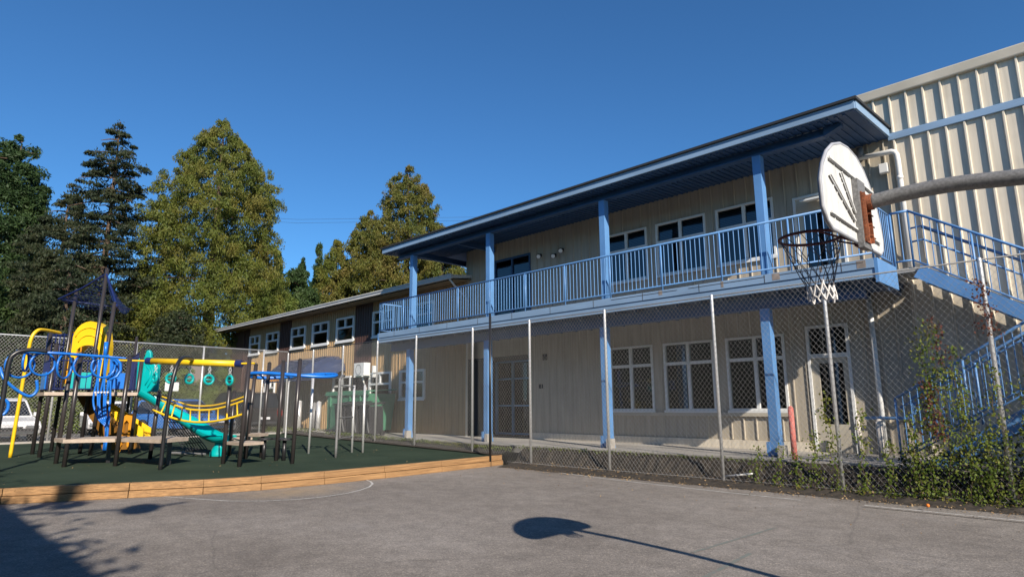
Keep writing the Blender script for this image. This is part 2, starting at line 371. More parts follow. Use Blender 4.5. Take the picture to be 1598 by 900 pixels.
# ------------------------------------------------------------------ main building
YW = 15.4
bld = thing('school_building', (-8, YW, 0.5), 'two storey cream ribbed metal school building with blue canopy and balcony', 'building')
def wall_with_holes(mb, x0, x1, z0, z1, holes, y, t=0.06):
    xsx = sorted({x0, x1, *[h[0] for h in holes], *[h[1] for h in holes]})
    xsx = [x for x in xsx if x0 <= x <= x1]
    for a, b in zip(xsx[:-1], xsx[1:]):
        c = (a+b)/2; zz = z0
        for h in sorted([h for h in holes if h[0] <= c <= h[1]], key=lambda h: h[2]):
            if h[2] > zz: mb.box(a, b, y, y+t, zz, h[2])
            zz = max(zz, h[3])
        if zz < z1: mb.box(a, b, y, y+t, zz, z1)
def ribs(mb, x0, x1, z0, z1, holes, y, step, wd, dp, phase=0.0, pad=0.0):
    x = x0+phase
    while x < x1:
        segs = [(z0, z1)]
        for h in holes:
            if h[0]-pad < x < h[1]+pad:
                ns = []
                for a, b in segs:
                    if h[2] > a: ns.append((a, min(b, h[2])))
                    if h[3] < b: ns.append((max(a, h[3]), b))
                segs = [q for q in ns if q[1]-q[0] > 0.02]
        for a, b in segs:
            mb.prism([(x-wd*.8, y, a), (x-wd*.4, y-dp, a), (x+wd*.4, y-dp, a), (x+wd*.8, y, a)], (0, 0, b-a))
        x += step
UPW = [(-11.25, -9.78, 5.20, 6.73), (-9.47, -7.91, 5.20, 6.73), (-7.60, -6.05, 5.20, 6.73)]
LOW = [(-11.28, -9.78, 1.42, 3.26), (-9.42, -7.92, 1.42, 3.26), (-7.57, -6.07, 1.42, 3.26)]
UDR = (-5.56, -4.45, 4.25, 6.56); LDR = (-5.55, -4.62, 0.5, 3.38); GDR = (-16.3, -14.5, 4.25, 6.80); ENT = (-17.9, -14.56, 0.5, 3.30)
holes_m = UPW+LOW+[UDR, LDR, GDR, ENT]
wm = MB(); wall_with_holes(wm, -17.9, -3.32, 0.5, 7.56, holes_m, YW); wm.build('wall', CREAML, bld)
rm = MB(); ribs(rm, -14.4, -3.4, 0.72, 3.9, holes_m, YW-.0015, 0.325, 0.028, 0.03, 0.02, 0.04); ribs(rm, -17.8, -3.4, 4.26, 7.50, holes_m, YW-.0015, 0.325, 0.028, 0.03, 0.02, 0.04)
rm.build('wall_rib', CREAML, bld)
wg = MB().box(-3.315, 7, YW, YW+.06, 0.5, 8.5); wg.build('gym_wall', CREAM, bld)
rm = MB(); ribs(rm, -3.25, 7, 0.6, 7.36, [], YW-.0015, 0.325, 0.036, 0.055, 0.0); rm.build('gym_wall_rib', CREAM, bld)
rm = MB(); ribs(rm, -3.25, 7, 7.54, 8.44, [], YW-.0015, 0.325, 0.036, 0.055, 0.0); rm.build('gym_wall_rib', CREAM, bld)
rm = MB(); ribs(rm, -3.90, -3.3, 7.70, 8.44, [], YW-.0015, 0.325, 0.036, 0.055, 0.0); rm.box(-4.0, -3.315, YW, YW+.06, 7.56, 8.5); rm.build('gym_wall_end', CREAM, bld)
MB().box(-3.36, 7, YW-.07, YW-.002, 7.37, 7.53).build('blue_flashing_band', BLUEF, bld, bevel=.008)
mb = MB().box(-4.02, 7, YW-.10, YW+.3, 8.42, 8.66); mb.build('parapet_cap', CAPM, bld, bevel=.03)
MB().box(-4.0, 7, YW+.07, 24, 7.6, 8.6).box(-4.0,7,YW+.3,24,0.4,7.6).build('gym_block', CREAM, bld)
# body of the building behind, and dark rooms
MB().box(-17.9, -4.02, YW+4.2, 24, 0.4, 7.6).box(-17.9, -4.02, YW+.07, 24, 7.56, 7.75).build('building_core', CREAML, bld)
rooms = MB()
for (a, b, z0, z1) in ((-14.5, -4.3, 0.45, 3.6), (-17.9, -4.3, 4.2, 7.2)):
    rooms.box(a, b, YW+3.9, YW+4.0, z0, z1).box(a, b, YW+.1, YW+4, z0-.05, z0).box(a, b, YW+.1, YW+4, z1, z1+.05)
    rooms.box(a-.03, a, YW+.1, YW+4, z0, z1).box(b, b+.03, YW+.1, YW+4, z0, z1)
rooms.build('interior_room', DARKIN, bld)
EMI = bpy.data.materials.new('warm_tube_lamp'); EMI.use_nodes = True; EMI.node_tree.nodes['Principled BSDF'].inputs['Emission Color'].default_value = (1, .62, .30, 1); EMI.node_tree.nodes['Principled BSDF'].inputs['Emission Strength'].default_value = 1.6
for x_ in (-9.9, -9.4): MB().box(x_, x_+.08, YW+.9, YW+2.0, 3.42, 3.46).build('ceiling_tube', EMI, bld)
desk = MB()
for x in (-10.8, -8.9, -7.0): desk.box(x-.5, x+.5, YW+1.2, YW+1.8, 1.0, 1.04).box(x-.45, x-.4, YW+1.25, YW+1.3, .5, 1.0).box(x+.4, x+.45, YW+1.25, YW+1.3, .5, 1.0)
desk.build('interior_desk', BEIGE, bld)
def window(par, h, y, cols=2, tr=0.30, fw=0.055, blind=False, mat=WHITE, name='window', glaz=GLASS, proud=0.045, low=True):
    x0, x1, z0, z1 = h; f = MB(); ya, yb = y-proud, y+.05
    f.box(x0, x0+fw, ya, yb, z0, z1).box(x1-fw, x1, ya, yb, z0, z1).box(x0+fw, x1-fw, ya, yb, z0, z0+fw).box(x0+fw, x1-fw, ya, yb, z1-fw, z1)
    zt = z1-(z1-z0)*tr
    f.box(x0+fw, x1-fw, ya+.006, yb, zt-.04, zt+.04)
    for i in range(1, cols):
        x = x0+(x1-x0)*i/cols; f.box(x-.04, x+.04, ya+.012, yb, zt+.04, z1-fw)
        if low: f.box(x-.04, x+.04, ya+.012, yb, z0+fw, zt-.04)
    f.box(x0-.03, x1+.03, ya-.03, ya-.002, z0-.05, z0+.012)
    fo = f.build(name, mat, par)
    MB().face([(x0+fw, y+.02, z0+fw), (x1-fw, y+.02, z0+fw), (x1-fw, y+.02, z1-fw), (x0+fw, y+.02, z1-fw)]).build('pane', glaz, fo)
    if blind:
        b = MB(); z = z1-fw-.01
        while z > zt-.06:
            b.beam((x0+.06, y+.12, z), (x1-.06, y+.12, z), .035, .004, (0, .5, 1)); z -= 0.045
        b.build('blind', BLIND, fo)
    return fo
for h in UPW: window(bld, h, YW, blind=True, tr=0.37)
for h in LOW: window(bld, h, YW, tr=0.31)
# sill band and dark base under the lower windows
MB().box(-11.4, -5.98, YW-.075, YW-.003, 1.28, 1.37).build('window_sill_band', CAPM, bld, bevel=.005)
MB().box(-14.5, -5.6, YW-.06, YW-.002, 0.50, 0.70).build('wall_base_flashing', CREAM, bld)
# doors
def door(par, h, y, glass, fr=WHITE, leafm=CAPM, transom=True, handle_left=False):
    x0, x1, z0, z1 = h; f = MB(); zt = z0+2.12 if transom else z1-.06
    f.box(x0, x0+.06, y-.05, y+.06, z0, z1).box(x1-.06, x1, y-.05, y+.06, z0, z1).box(x0+.06, x1-.06, y-.05, y+.06, z1-.06, z1)
    if transom: f.box(x0+.06, x1-.06, y-.045, y+.06, zt, zt+.10)
    fo = f.build('door_frame', fr, par)
    if transom: MB().face([(x0+.06, y+.02, zt+.10), (x1-.06, y+.02, zt+.10), (x1-.06, y+.02, z1-.06), (x0+.06, y+.02, z1-.06)]).build('transom_pane', GLASS, fo)
    d = MB(); a, b, c, e = glass
    wall_with_holes(d, x0+.065, x1-.065, z0+.01, zt-.005, [(a, b, c, e)], y-.01, .045)
    do = d.build('door', leafm, par)
    MB().face([(a, y+.015, c), (b, y+.015, c), (b, y+.015, e), (a, y+.015, e)]).build('pane', GLASS, do)
    hx = x0+.15 if handle_left else x1-.15
    MB().tube([(hx, y-.012, z0+.98), (hx, y-.07, z0+.98), (hx+.10, y-.07, z0+.98)], .012, 6).build('handle', ALU, do)
    return do
door(bld, LDR, YW, (-5.32, -4.80, 1.12, 2.50), handle_left=True)
door(bld, UDR, YW, (-5.34, -4.72, 4.50, 6.15), transom=False)
# closer arm / projecting hood over the upper door
MB().prism([(-5.2, YW-.05, 6.42), (-4.4, YW-.05, 6.42), (-4.4, YW-.05, 6.38), (-5.2, YW-.05, 6.38)], (0, -.55, -.12)).build('door_hood', WHITE, bld)
# big dark glazed door upstairs
f = MB(); x0, x1, z0, z1 = GDR
f.box(x0, x0+.06, YW-.03, YW+.05, z0, z1).box(x1-.06, x1, YW-.03, YW+.05, z0, z1).box(x0+.06, x1-.06, YW-.03, YW+.05, z1-.07, z1).box(-15.43, -15.37, YW-.03, YW+.05, z0, z1-.07).box(x0+.06, -15.43, YW-.03, YW+.05, 6.1, 6.16).box(-15.37, x1-.06, YW-.03, YW+.05, 6.1, 6.16)
fo = f.build('glazed_door', BLUED, bld)
MB().face([(x0+.06, YW+.02, z0), (x1-.06, YW+.02, z0), (x1-.06, YW+.02, z1-.07), (x0+.06, YW+.02, z1-.07)]).build('pane', GLASS, fo)
# recessed entrance
e = MB(); e.box(-17.9, -14.56, 17.45, 17.5, .5, 3.3).box(-17.95, -17.9, YW+.06, 17.5, .5, 3.3).box(-14.56, -14.51, YW+.06, 17.5, .5, 3.3).box(-17.9, -14.56, YW+.06, 17.5, 3.3, 3.35).box(-17.9, -14.56, YW+.06, 17.5, .3, .5)
e.build('entrance_recess', DARKIN, bld)
e = MB()
for x in (-17.85, -16.95, -16.05, -15.15, -14.65): e.box(x-.035, x+.035, 16.9, 17.0, .5, 3.25)
for z in (.52, 1.55, 2.55, 3.2): e.box(-17.85, -14.65, 16.92, 16.98, z, z+.06)
fo = e.build('entrance_glazing', BLUE, bld)
MB().face([(-17.85, 16.95, .52), (-14.65, 16.95, .52), (-14.65, 16.95, 3.2), (-17.85, 16.95, 3.2)]).build('pane', GLASS, fo)
MB().box(-16.0, -15.35, 16.86, 16.875, 1.9, 2.5).box(-15.9, -15.6, 16.86, 16.875, 2.65, 3.0).build('notice_sheet', PAPER, bld)
MB().box(-15.1, -14.7, 16.86, 16.88, 2.85, 3.1).build('blue_notice', BLUEF, bld)
# orange paper sun on the entrance glass
cc = [(-15.55+.17*(1 if i % 2 else .72)*math.cos(i*math.pi/8), 16.87, 1.20+.17*(1 if i % 2 else .72)*math.sin(i*math.pi/8)) for i in range(16)]
MB().prism(cc, (0, .01, 0)).build('orange_cutout', ORANGE, bld)
# small number plate on the shaded wall
MB().box(-14.17, -14.01, YW-.03, YW-.003, 2.13, 2.27).build('wall_plate', DKMET, bld)
MB().box(-13.98, -13.8, YW-.03, YW-.003, 3.05, 3.25).build('wall_box', DKMET, bld)
# blue-grey downpipe beside lower door
cyl((-4.10, YW-.09, 0.5), (-4.10, YW-.09, 3.9), .055).build('downpipe', WHITE, bld, smooth=True)
# conduit at low level
MB().tube([(-4.42, YW-.15, 1.27), (-3.6, YW-.15, 1.27), (-3.45, YW-.15, 1.4), (-3.45, YW-.15, 1.6)], .035, 8).build('low_conduit', BLUE, bld, smooth=True)

# --- balcony
X0, X1, YR = -20.1, -3.32, 13.0
MB().box(X0, X1, YR+.06, YW-.01, 4.10, 4.25).build('balcony_deck', CONC, bld)
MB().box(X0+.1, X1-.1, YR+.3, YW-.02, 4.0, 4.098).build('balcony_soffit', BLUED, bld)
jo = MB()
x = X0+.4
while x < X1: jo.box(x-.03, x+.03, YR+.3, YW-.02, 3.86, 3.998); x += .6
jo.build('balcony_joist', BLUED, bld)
f = MB().box(X0-.02, X1, YR-.02, YR+.045, 4.10, 4.285); f.build('fascia_board', BLUEF, bld, bevel=.006)
f = MB().box(X0-.02, X1, YR+.002, YR+.055, 3.92, 4.095); f.build('fascia_board', BLUEF, bld, bevel=.006)
x = X0+1.0
jn = MB()
while x < X1-.3: MB().box(x, x+.012, YR-.0245, YR-.0195, 4.11, 4.28).build('fascia_joint', DKMET, bld); x += 1.52
for (xa, xb) in ((-9.4, -7.5), (-7.2, -5.4), (-5.1, -3.5)): MB().box(xa, xb, YR-.026, YR-.0205, 4.225, 4.235).build('fascia_joint', DKMET, bld)
for (xa, w_, hh) in ((-8.0, .10, .10), (-6.4, .06, .13), (-5.25, .16, .14), (-4.3, .05, .11), (-3.62, .16, .15)): MB().box(xa, xa+w_, YR-.0235, YR-.0205, 4.27-hh, 4.272).build('rust_stain', M('rust_stained_paint', (.26, .22, .19), .8, var=.3, scale=8), bld)
f = MB().box(X1, X1+.06, YR-.02, 14.3, 3.82, 4.285); f.build('end_plate', BLUE, bld)
f = MB().box(X0-.08, X0-.02, YR-.02, YW, 3.92, 4.28); f.build('end_plate', BLUE, bld)
MB().box(X0+.2, X1-.35, 13.41, 13.59, 3.62, 3.90).build('balcony_beam', BLUED, bld)
CX = [-18.80, -14.62, -10.02, -5.66]
for i, cx in enumerate(CX):
    c = MB().box(cx-.10, cx+.10, 13.40, 13.60, 0.52, 3.62); co = c.build('lower_column', BLUE, bld, bevel=.008)
    b = MB().box(cx-.17, cx-.10, 13.38, 13.62, 0.5, .80).prism([(cx+.10, 13.42, .5), (cx+.16, 13.42, .5), (cx+.10, 13.42, .9)], (0, .16, 0)); b.build('base_bracket', BLUE, co)
    MB().box(cx+.105, cx+.24, 13.25, 13.45, .46, .74).build('concrete_pier', CONC, co)
    c = MB().box(cx-.0, cx+.19, 13.40, 13.60, 4.25, 7.12); co = c.build('upper_column', BLUE, bld, bevel=.008)
# railing
def railing(par, pts, zf, nsp=0.118, post_every=1.55, h=1.14, bot=0.12, name='railing', mat=BLUE):
    ro = MB()
    a = Vector(pts[0]); b = Vector(pts[1]); d = b-a; L = Vector((d.x, d.y, 0)).length
    up = Vector((0, 0, 1))
    ro.tube([a+up*h, b+up*h], .026, 8).tube([a+up*bot, b+up*bot], .018, 6)
    n = int(L/nsp); 
    for i in range(1, n):
        p = a+d*(i/n); ro.tube([p+up*bot, p+up*h], .0105, 5, caps=False)
    r = ro.build(name, mat, par, smooth=True)
    m = max(1, round(L/post_every))
    for i in range(m+1):
        p = a+d*(i/m); MB().tube([p+up*(-.02), p+up*h], .021, 8).build('railing_post', mat, r, smooth=True)
    return r
railing(bld, [(X0, YR-.0, 4.27), (X1, YR-.0, 4.27)], 4.27)
railing(bld, [(X1+.0, YR, 4.27), (X1+.0, 14.28, 4.27)], 4.27, post_every=1.3)
railing(bld, [(X0, YR, 4.27), (X0, YW-.1, 4.27)], 4.27, post_every=1.2)
# --- canopy roof over balcony
def rz(y): return 7.31+(y-12.95)*0.055
RX0, RX1 = -20.0, -3.37
mb = MB()
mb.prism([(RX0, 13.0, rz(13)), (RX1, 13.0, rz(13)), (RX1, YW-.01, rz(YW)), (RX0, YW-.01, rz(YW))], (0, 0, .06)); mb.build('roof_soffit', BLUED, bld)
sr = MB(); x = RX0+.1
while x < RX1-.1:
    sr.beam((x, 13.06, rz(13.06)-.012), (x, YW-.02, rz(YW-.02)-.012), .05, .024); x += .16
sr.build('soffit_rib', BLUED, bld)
MB().prism([(RX0, 12.95, 7.33), (RX1+.03, 12.95, 7.33), (RX1+.03, 12.95, 7.50), (RX0, 12.95, 7.50)], (0, .05, 0)).build('roof_fascia', BLUEF, bld)
MB().prism([(RX1, 13.002, 7.34), (RX1, YW-.02, rz(YW)+.02), (RX1, YW-.02, rz(YW)+.20), (RX1, 13.002, 7.52)], (.05, 0, 0)).build('roof_fascia', BLUEF, bld)
MB().prism([(RX0, 13.002, 7.34), (RX0, YW, rz(YW)+.02), (RX0, YW, rz(YW)+.20), (RX0, 13.002, 7.52)], (-.05, 0, 0)).build('roof_fascia', BLUEF, bld)
MB().prism([(RX0-.08, 12.90, 7.505), (RX1+.09, 12.90, 7.505), (RX1+.09, YW, rz(YW)+.205), (RX0-.08, YW, rz(YW)+.205)], (0, 0, .055)).build('roof_sheet', ROOFB, bld)
# main I beam on the upper columns with flared end
MB().box(RX0+.35, -4.1, 13.49, 13.51, 7.155, 7.32).box(RX0+.35, -4.1, 13.40, 13.60, 7.12, 7.153).prism([(-4.098, 13.42, 7.12), (-3.75, 13.42, 7.25), (-3.75, 13.42, 7.32), (-4.098, 13.42, 7.32)], (0, .16, 0)).build('roof_beam', BLUED, bld)
MB().box(-18.75, -18.65, 13.62, 20.0, 7.10, 7.29).build('cross_beam', BLUED, bld)
MB().box(-16.35, -16.25, 13.62, YW-.03, 7.12, 7.29).build('cross_beam', BLUED, bld)
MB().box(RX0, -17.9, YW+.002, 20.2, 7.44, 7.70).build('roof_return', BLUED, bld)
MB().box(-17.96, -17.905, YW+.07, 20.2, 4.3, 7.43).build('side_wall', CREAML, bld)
# drain pipe, box, floodlights
pp = [(-4.1, YW-.12, 7.13), (-3.38, YW-.2, 7.06)] + [Vector((-3.32+.12*math.sin(a), YW-.2, 6.94+.12*math.cos(a))) for a in (0.2, .8, 1.4)] + [(-3.19, YW-.2, 6.8), (-3.19, YW-.2, 4.4)]
pm = MB().tube(pp, .058, 12); pm.tube([(-3.19, YW-.2, 6.38), (-3.19, YW-.2, 6.46)], .066, 12)
pm.build('drain_pipe', PVC, bld, smooth=True)
cyl((-3.92, YW-.15, 7.10), (-3.92, YW-.15, 7.34), .07, 12).build('pipe_can', POLEG, bld, smooth=True)
MB().box(-3.58, -3.40, YW-.20, YW-.06, 6.62, 6.84).build('junction_box', PVC, bld, bevel=.015)
def flood(x, z, lab):
    t = thing('floodlight', (x, YW-.05, z), lab, 'floodlight', 'black wall lamps beside the upstairs glazed door')
    MB().box(x-.06, x+.06, YW-.08, YW-.034, z-.05, z+.05).build('mount_plate', BLACKP, t)
    MB().tube([(x, YW-.08, z), (x+.05, YW-.16, z-.02)], .018, 6).build('arm', BLACKP, t)
    MB().tube([(x+.02, YW-.14, z+.02), (x+.07, YW-.20, z-.03), (x+.13, YW-.28, z-.09)], [.03, .06, .085], 12).build('round_head', BLACKP, t, smooth=True)
    MB().tube([(x+.131, YW-.282, z-.091), (x+.135, YW-.288, z-.096)], .07, 12).build('lens', WHITE, t)
flood(-14.0, 6.60, 'black floodlight closest to the upstairs glazed door, its lens bright')
flood(-13.35, 6.50, 'black floodlight lower of the close pair on the upper wall')
flood(-13.02, 6.62, 'black floodlight upper right of the close pair on the upper wall')

# ------------------------------------------------------------------ staircase
st = thing('exterior_staircase', (-2, 14, 0.5), 'blue steel switchback staircase climbing to the balcony behind vines', 'staircase')
MB().box(X1+.065, -2.9, YR+1.3, YW-.12, 4.16, 4.25).build('landing', CONC, st)
SL = 0.648
def flight(xa, za, xb, y0, y1, sgn):
    # xa,za top, descending towards xb
    L = abs(xb-xa); n = int(round(L*SL/0.175)); zb = za-L*SL
    for i in range(n):
        t = (i+.5)/n; x = xa+(xb-xa)*t; z = za-(za-zb)*(i+1)/n
        MB().box(x-.15, x+.15, y0+.05, y1-.05, z-.04, z).box(x-.155*sgn*(-1)-.01, x-.155*sgn*(-1)+.01, y0+.055, y1-.055, z-.20, z-.002).build('tread', CONC, st)
    for y in (y0, y1):
        MB().beam((xa, y, za-.10), (xb, y, zb-.10), .05, .26).build('stringer', BLUE, st)
    return zb
zb = flight(-2.9, 4.25, 0.0, 14.28, 15.2, 1)
MB().box(0.0, 1.3, 12.95, 15.25, zb-.1, zb).build('landing', CONC, st)
for (x, y) in ((0.1, 13.05), (1.2, 13.05), (0.1, 15.1), (1.2, 15.1)): MB().box(x-.06, x+.06, y-.06, y+.06, .4, zb-.1).build('support_post', BLUE, st)
flight(0.0, zb, -(zb-.5)/SL, 13.0, 14.05, -1)
railing(st, [(X1+.05, 14.28, 4.27), (-2.95, 14.28, 4.27)], 0, post_every=.5)
railing(st, [(-2.95, 14.28, 4.27), (0.0, 14.28, 4.27-2.95*SL)], 0, post_every=1.0)
for zo in (.60, .88):
    MB().tube([(-2.95, 14.34, 4.27+zo-.1), (-2.75, 14.36, 4.27+zo-.08), (0, 14.36, 4.27+zo-2.95*SL+.02)], .02, 6).build('handrail', BLUE, st, smooth=True)
MB().tube([(-2.9, 15.1, 4.27+.95), (0, 15.1, 4.27+.95-2.9*SL)], .022, 6).build('handrail', BLUED, st, smooth=True)
xe = -(zb-.5)/SL
railing(st, [(xe-.35, 12.98, .56), (0.0, 12.98, zb+.15)], 0, post_every=1.0, h=1.1)
railing(st, [(xe-.35, 14.08, .56), (0.0, 14.08, zb+.15)], 0, post_every=1.0, h=1.1)
MB().tube([(xe-.30, 13.04, 1.50), (0, 13.04, zb+.98)], .02, 6).build('handrail', BLUE, st, smooth=True)

# bollards by the lower door
def bollard(name, x, y, z1, m, lab, r=.06):
    t = thing(name, (x, y, .5), lab, 'bollard')
    MB().tube([(x, y, .45), (x, y, z1)], r, 14).build('post', m, t, smooth=True)
    MB().tube([(x, y, z1), (x, y, z1+.03), (x, y, z1+.045)], [r*.98, r*.7, r*.2], 14).build('cap', m, t, smooth=True)
bollard('bollard', -5.10, 12.96, 1.50, PINK, 'faded pink bollard next to the blue column nearest the stairs', .055)
bollard('bollard', -4.50, 15.0, 1.25, BOLW, 'thin white bollard just right of the lower door', .05)
bollard('bollard', -3.98, 14.6, 1.22, BOLW, 'stout white bollard at the foot of the stairs', .07)
bp = thing('black_pole', (-12.64, 11.75, 0), 'tall thin black pole at the end of the timber border', 'pole')
MB().tube([(-12.64, 11.75, 0), (-12.64, 11.75, 4.09)], .034, 12).build('pole_shaft', BLACKP, bp, smooth=True)
MB().tube([(-12.64, 11.75, 4.09), (-12.64, 11.75, 4.11)], .037, 12).build('pole_cap', BLACKP, bp, smooth=True)

# ------------------------------------------------------------------ chain link fences
def chainlink(par, a, b, zbf, ztop, pitch=.098, r=.0020, slope=.80):
    a = Vector(a); b = Vector(b); d = (b-a); L = d.length; d.normalize(); nn = Vector((-d.y, d.x, 0))
    mb = MB(); H = 4.2
    for sgn in (1, -1):
        k = -int(H*slope/pitch)-1
        while k*pitch < L+H*slope:
            s0 = k*pitch; k += 1
            # wire: s = s0 + sgn*slope*z
            if sgn < 0: s0 += 0
            zl, zh = 0.0, ztop
            lo, hi = sorted(((0-s0)/(sgn*slope), (L-s0)/(sgn*slope)))
            z0 = max(lo, zl); z1 = min(hi, zh)
            sA = min(max(s0+sgn*slope*max(z0, 0), 0), L); z0 = max(z0, zbf((a+d*sA).x))
            if z1-z0 < .03: continue
            p = a+d*(s0+sgn*slope*z0)+Vector((0, 0, z0))+nn*(sgn*.003); q = a+d*(s0+sgn*slope*z1)+Vector((0, 0, z1))+nn*(sgn*.003)
            mb.tube([p, q], r, 3, caps=False)
    return mb.build('chain_link_mesh', WIRE, par)
def fz(x): return .04 if x > -12.6 else gz(x)+.0
FX = [-26.0, -23.75, -21.4, -19.05, -16.76, -13.96, -11.63, -9.10, -6.28, -4.03, -1.63, .8, 3.2]
fe = thing('chain_link_fence', (-11, 12.27, 0), 'tall galvanised chain link fence running along the building front', 'fence')
for x in FX:
    z0 = 0 if x > -12.6 else gz(x)-.05
    MB().tube([(x, 12.27, z0-.02), (x, 12.27, 3.83), (x, 12.27, 3.87), (x, 12.27, 3.885)], [.034, .034, .03, .012], 10).build('fence_post', ALU, fe, smooth=True)
MB().tube([(-26, 12.27, 3.90), (-12, 12.27, 3.85), (3.2, 12.27, 3.84)], .014, 8).build('top_rail', POLEG, fe, smooth=True)
MB().tube([(-12.5, 12.25, .10), (3.2, 12.25, .10)], .004, 4).build('bottom_wire', ALU, fe)
chainlink(fe, (-26, 12.24, 0), (3.2, 12.24, 0), fz, 3.83)
fl = thing('chain_link_fence', (-26, 4, .5), 'chain link fence between the playground and the parked cars', 'fence')
for y in (11.2, 8.8, 6.45, 4.1, 1.75, -.6, -3.0, -5.4):
    MB().tube([(-26, y, .4), (-26, y, 3.97)], .034, 8).build('fence_post', ALU, fl, smooth=True)
MB().tube([(-26, 12.24, 3.93), (-26, -6.5, 4.02)], .024, 8).build('top_rail', ALU, fl, smooth=True)
chainlink(fl, (-25.97, -6.5, 0), (-25.97, 12.24, 0), lambda x: .5, 3.95, r=.0026)

# ------------------------------------------------------------------ left wing
lw = thing('school_wing', (-28, YW, .5), 'older low wing in tan and dark brown board siding with white windows', 'building')
WU = [(-37.78, -36.35, 4.62, 5.76), (-35.45, -33.85, 4.62, 5.76), (-32.33, -30.72, 4.62, 5.78), (-29.97, -28.27, 4.62, 5.78), (-27.53, -25.90, 4.62, 5.80), (-24.30, -22.6, 4.62, 5.78), (-21.5, -19.8, 4.62, 5.78)]
WL = [(-24.44, -22.75, 1.84, 3.06), (-22.09, -20.36, 1.86, 3.06), (-27.65, -26.0, 1.9, 3.0), (-35.2, -34.0, 1.9, 3.18)]
DK = [(-38.5, -37.85), (-33.75, -32.4), (-25.82, -24.38)]
hl = WU+WL
a = MB(); wall_with_holes(a, -38.5, -17.905, .5, 6.25, hl, YW, .06); a.build('wall', TAN, lw)
bt = MB(); dkp = MB()
x = -38.4
while x < -17.95:
    dark = any(p <= x <= q for p, q in DK)
    segs = [(.52, 6.24)]
    for h in hl:
        if h[0]-.05 < x < h[1]+.05:
            ns = []
            for s0, s1 in segs:
                if h[2] > s0: ns.append((s0, min(s1, h[2]-.06)))
                if h[3] < s1: ns.append((max(s0, h[3]), s1))
            segs = ns
    for s0, s1 in segs:
        if not dark: bt.box(x-.022, x+.022, YW-.025, YW-.0015, s0, s1)
    x += .205
bt.build('batten', TAN, lw)
for p, q in DK:
    m_ = MB(); m_.box(p, q, YW-.03, YW-.0025, .52, 6.24); x = p+.06
    while x < q: m_.box(x-.02, x+.02, YW-.05, YW-.0305, .52, 6.23); x += .205
    m_.build('dark_panel', DBROWN, lw)
for h in hl: window(lw, h, YW-.02, cols=2, tr=.42, fw=.09, proud=.06, low=False, blind=(round(h[0]*7) % 3 == 0))
rooms = MB().box(-38.4, -18, YW+3, YW+3.1, .5, 6.2).box(-38.4, -18, YW+.07, YW+3, 3.6, 3.9).box(-38.4, -18, YW+.07, YW+3, .4, .5)
for x in (-36, -33.2, -30.3, -28, -25.1, -22.2, -19): rooms.box(x-.05, x+.05, YW+.07, YW+3, .5, 6.2)
rooms.build('interior_room', DARKIN, lw)
MB().box(-38.5, -38.45, YW+.07, 24, .4, 6.25).box(-38.45, -18, 23.9, 24, .4, 6.25).build('rear_wall', TAN, lw)
MB().prism([(-40.7, 14.55, 6.18), (-17.6, 14.55, 6.18), (-17.6, YW-.01, 6.26), (-40.7, YW-.01, 6.26)], (0, 0, .03)).build('soffit', SOFF, lw)
MB().prism([(-40.7, 14.45, 6.24), (-40.7, 19.8, 6.95), (-40.7, 25, 6.24), (-40.7, 25, 6.36), (-40.7, 19.8, 7.07), (-40.7, 14.45, 6.36)], (23.1, 0, 0)).build('roof', GUTT, lw)
MB().box(-40.75, -17.55, 14.36, 14.447, 6.22, 6.38).box(-40.75, -17.55, 14.33, 14.36, 6.34, 6.39).build('gutter', GUTT, lw)
MB().tube([(-17.75, 14.42, 6.25), (-17.75, 14.7, 6.0), (-17.75, YW-.08, 5.6), (-17.75, YW-.08, .5)], .04, 8).build('downpipe', GUTT, lw, smooth=True)
MB().box(-40.6, -38.5, 15.3, 15.36, .5, 6.2).build('end_screen', DBROWN, lw)
# vaulted awning over the side entrance
aw = thing('entrance_awning', (-29.4, 14.8, 3), 'grey blue barrel vaulted vinyl awning over the wing side entrance', 'awning')
A = MB(); n = 14; X_0, X_1 = -32.3, -26.5
prof = [(YW-.05-1.55*math.sin(t*math.pi/2/n)**1.0, 3.02+1.0*math.cos(t*math.pi/2/n)) for t in range(n+1)]
def ext(i, xq, off):  # rounded ends
    return (xq, prof[i][0], prof[i][1])
steps = [0, .12, .35, .7, 1.2, 2.9, 4.6, 5.1, 5.45, 5.68, 5.8]
P = []
for sx in steps:
    e_ = min(sx, 5.8-sx); k = math.sqrt(max(0.0, 1-(1-min(1, e_/1.2))**2)) if e_ < 1.2 else 1.0; k = .35+.65*k
    P.append([(X_0+sx, YW-.05+(y-(YW-.05))*k, 2.85+(z-2.85)*k if z > 2.85 else z) for y, z in prof])
for i in range(len(P)-1):
    for j in range(n): A.face([P[i][j], P[i][j+1], P[i+1][j+1], P[i+1][j]])
A.build('awning_cover', DOME, aw, smooth=True)
va = MB(); va.box(X_0+.3, X_1-.3, YW-1.62, YW-1.595, 2.78, 3.05); va.build('valance', DOME, aw)
lt = MB()
rl = random.Random(2)
for i in range(9):
    x = -31.2+i*.13; hgt = .15 if i % 3 else .22
    lt.box(x, x+.03, YW-1.64, YW-1.625, 2.85, 2.85+hgt).box(x+.03, x+.08, YW-1.64, YW-1.625, 2.85+(i % 2)*.07, 2.88+(i % 2)*.07)
lt.build('orange_lettering', ORANGE, aw)
for x in (X_0+.3, X_1-.3): MB().tube([(x, YW-1.5, 2.9), (x, YW-1.5, .45)], .03, 8).build('support_pole', ALU, aw, smooth=True)
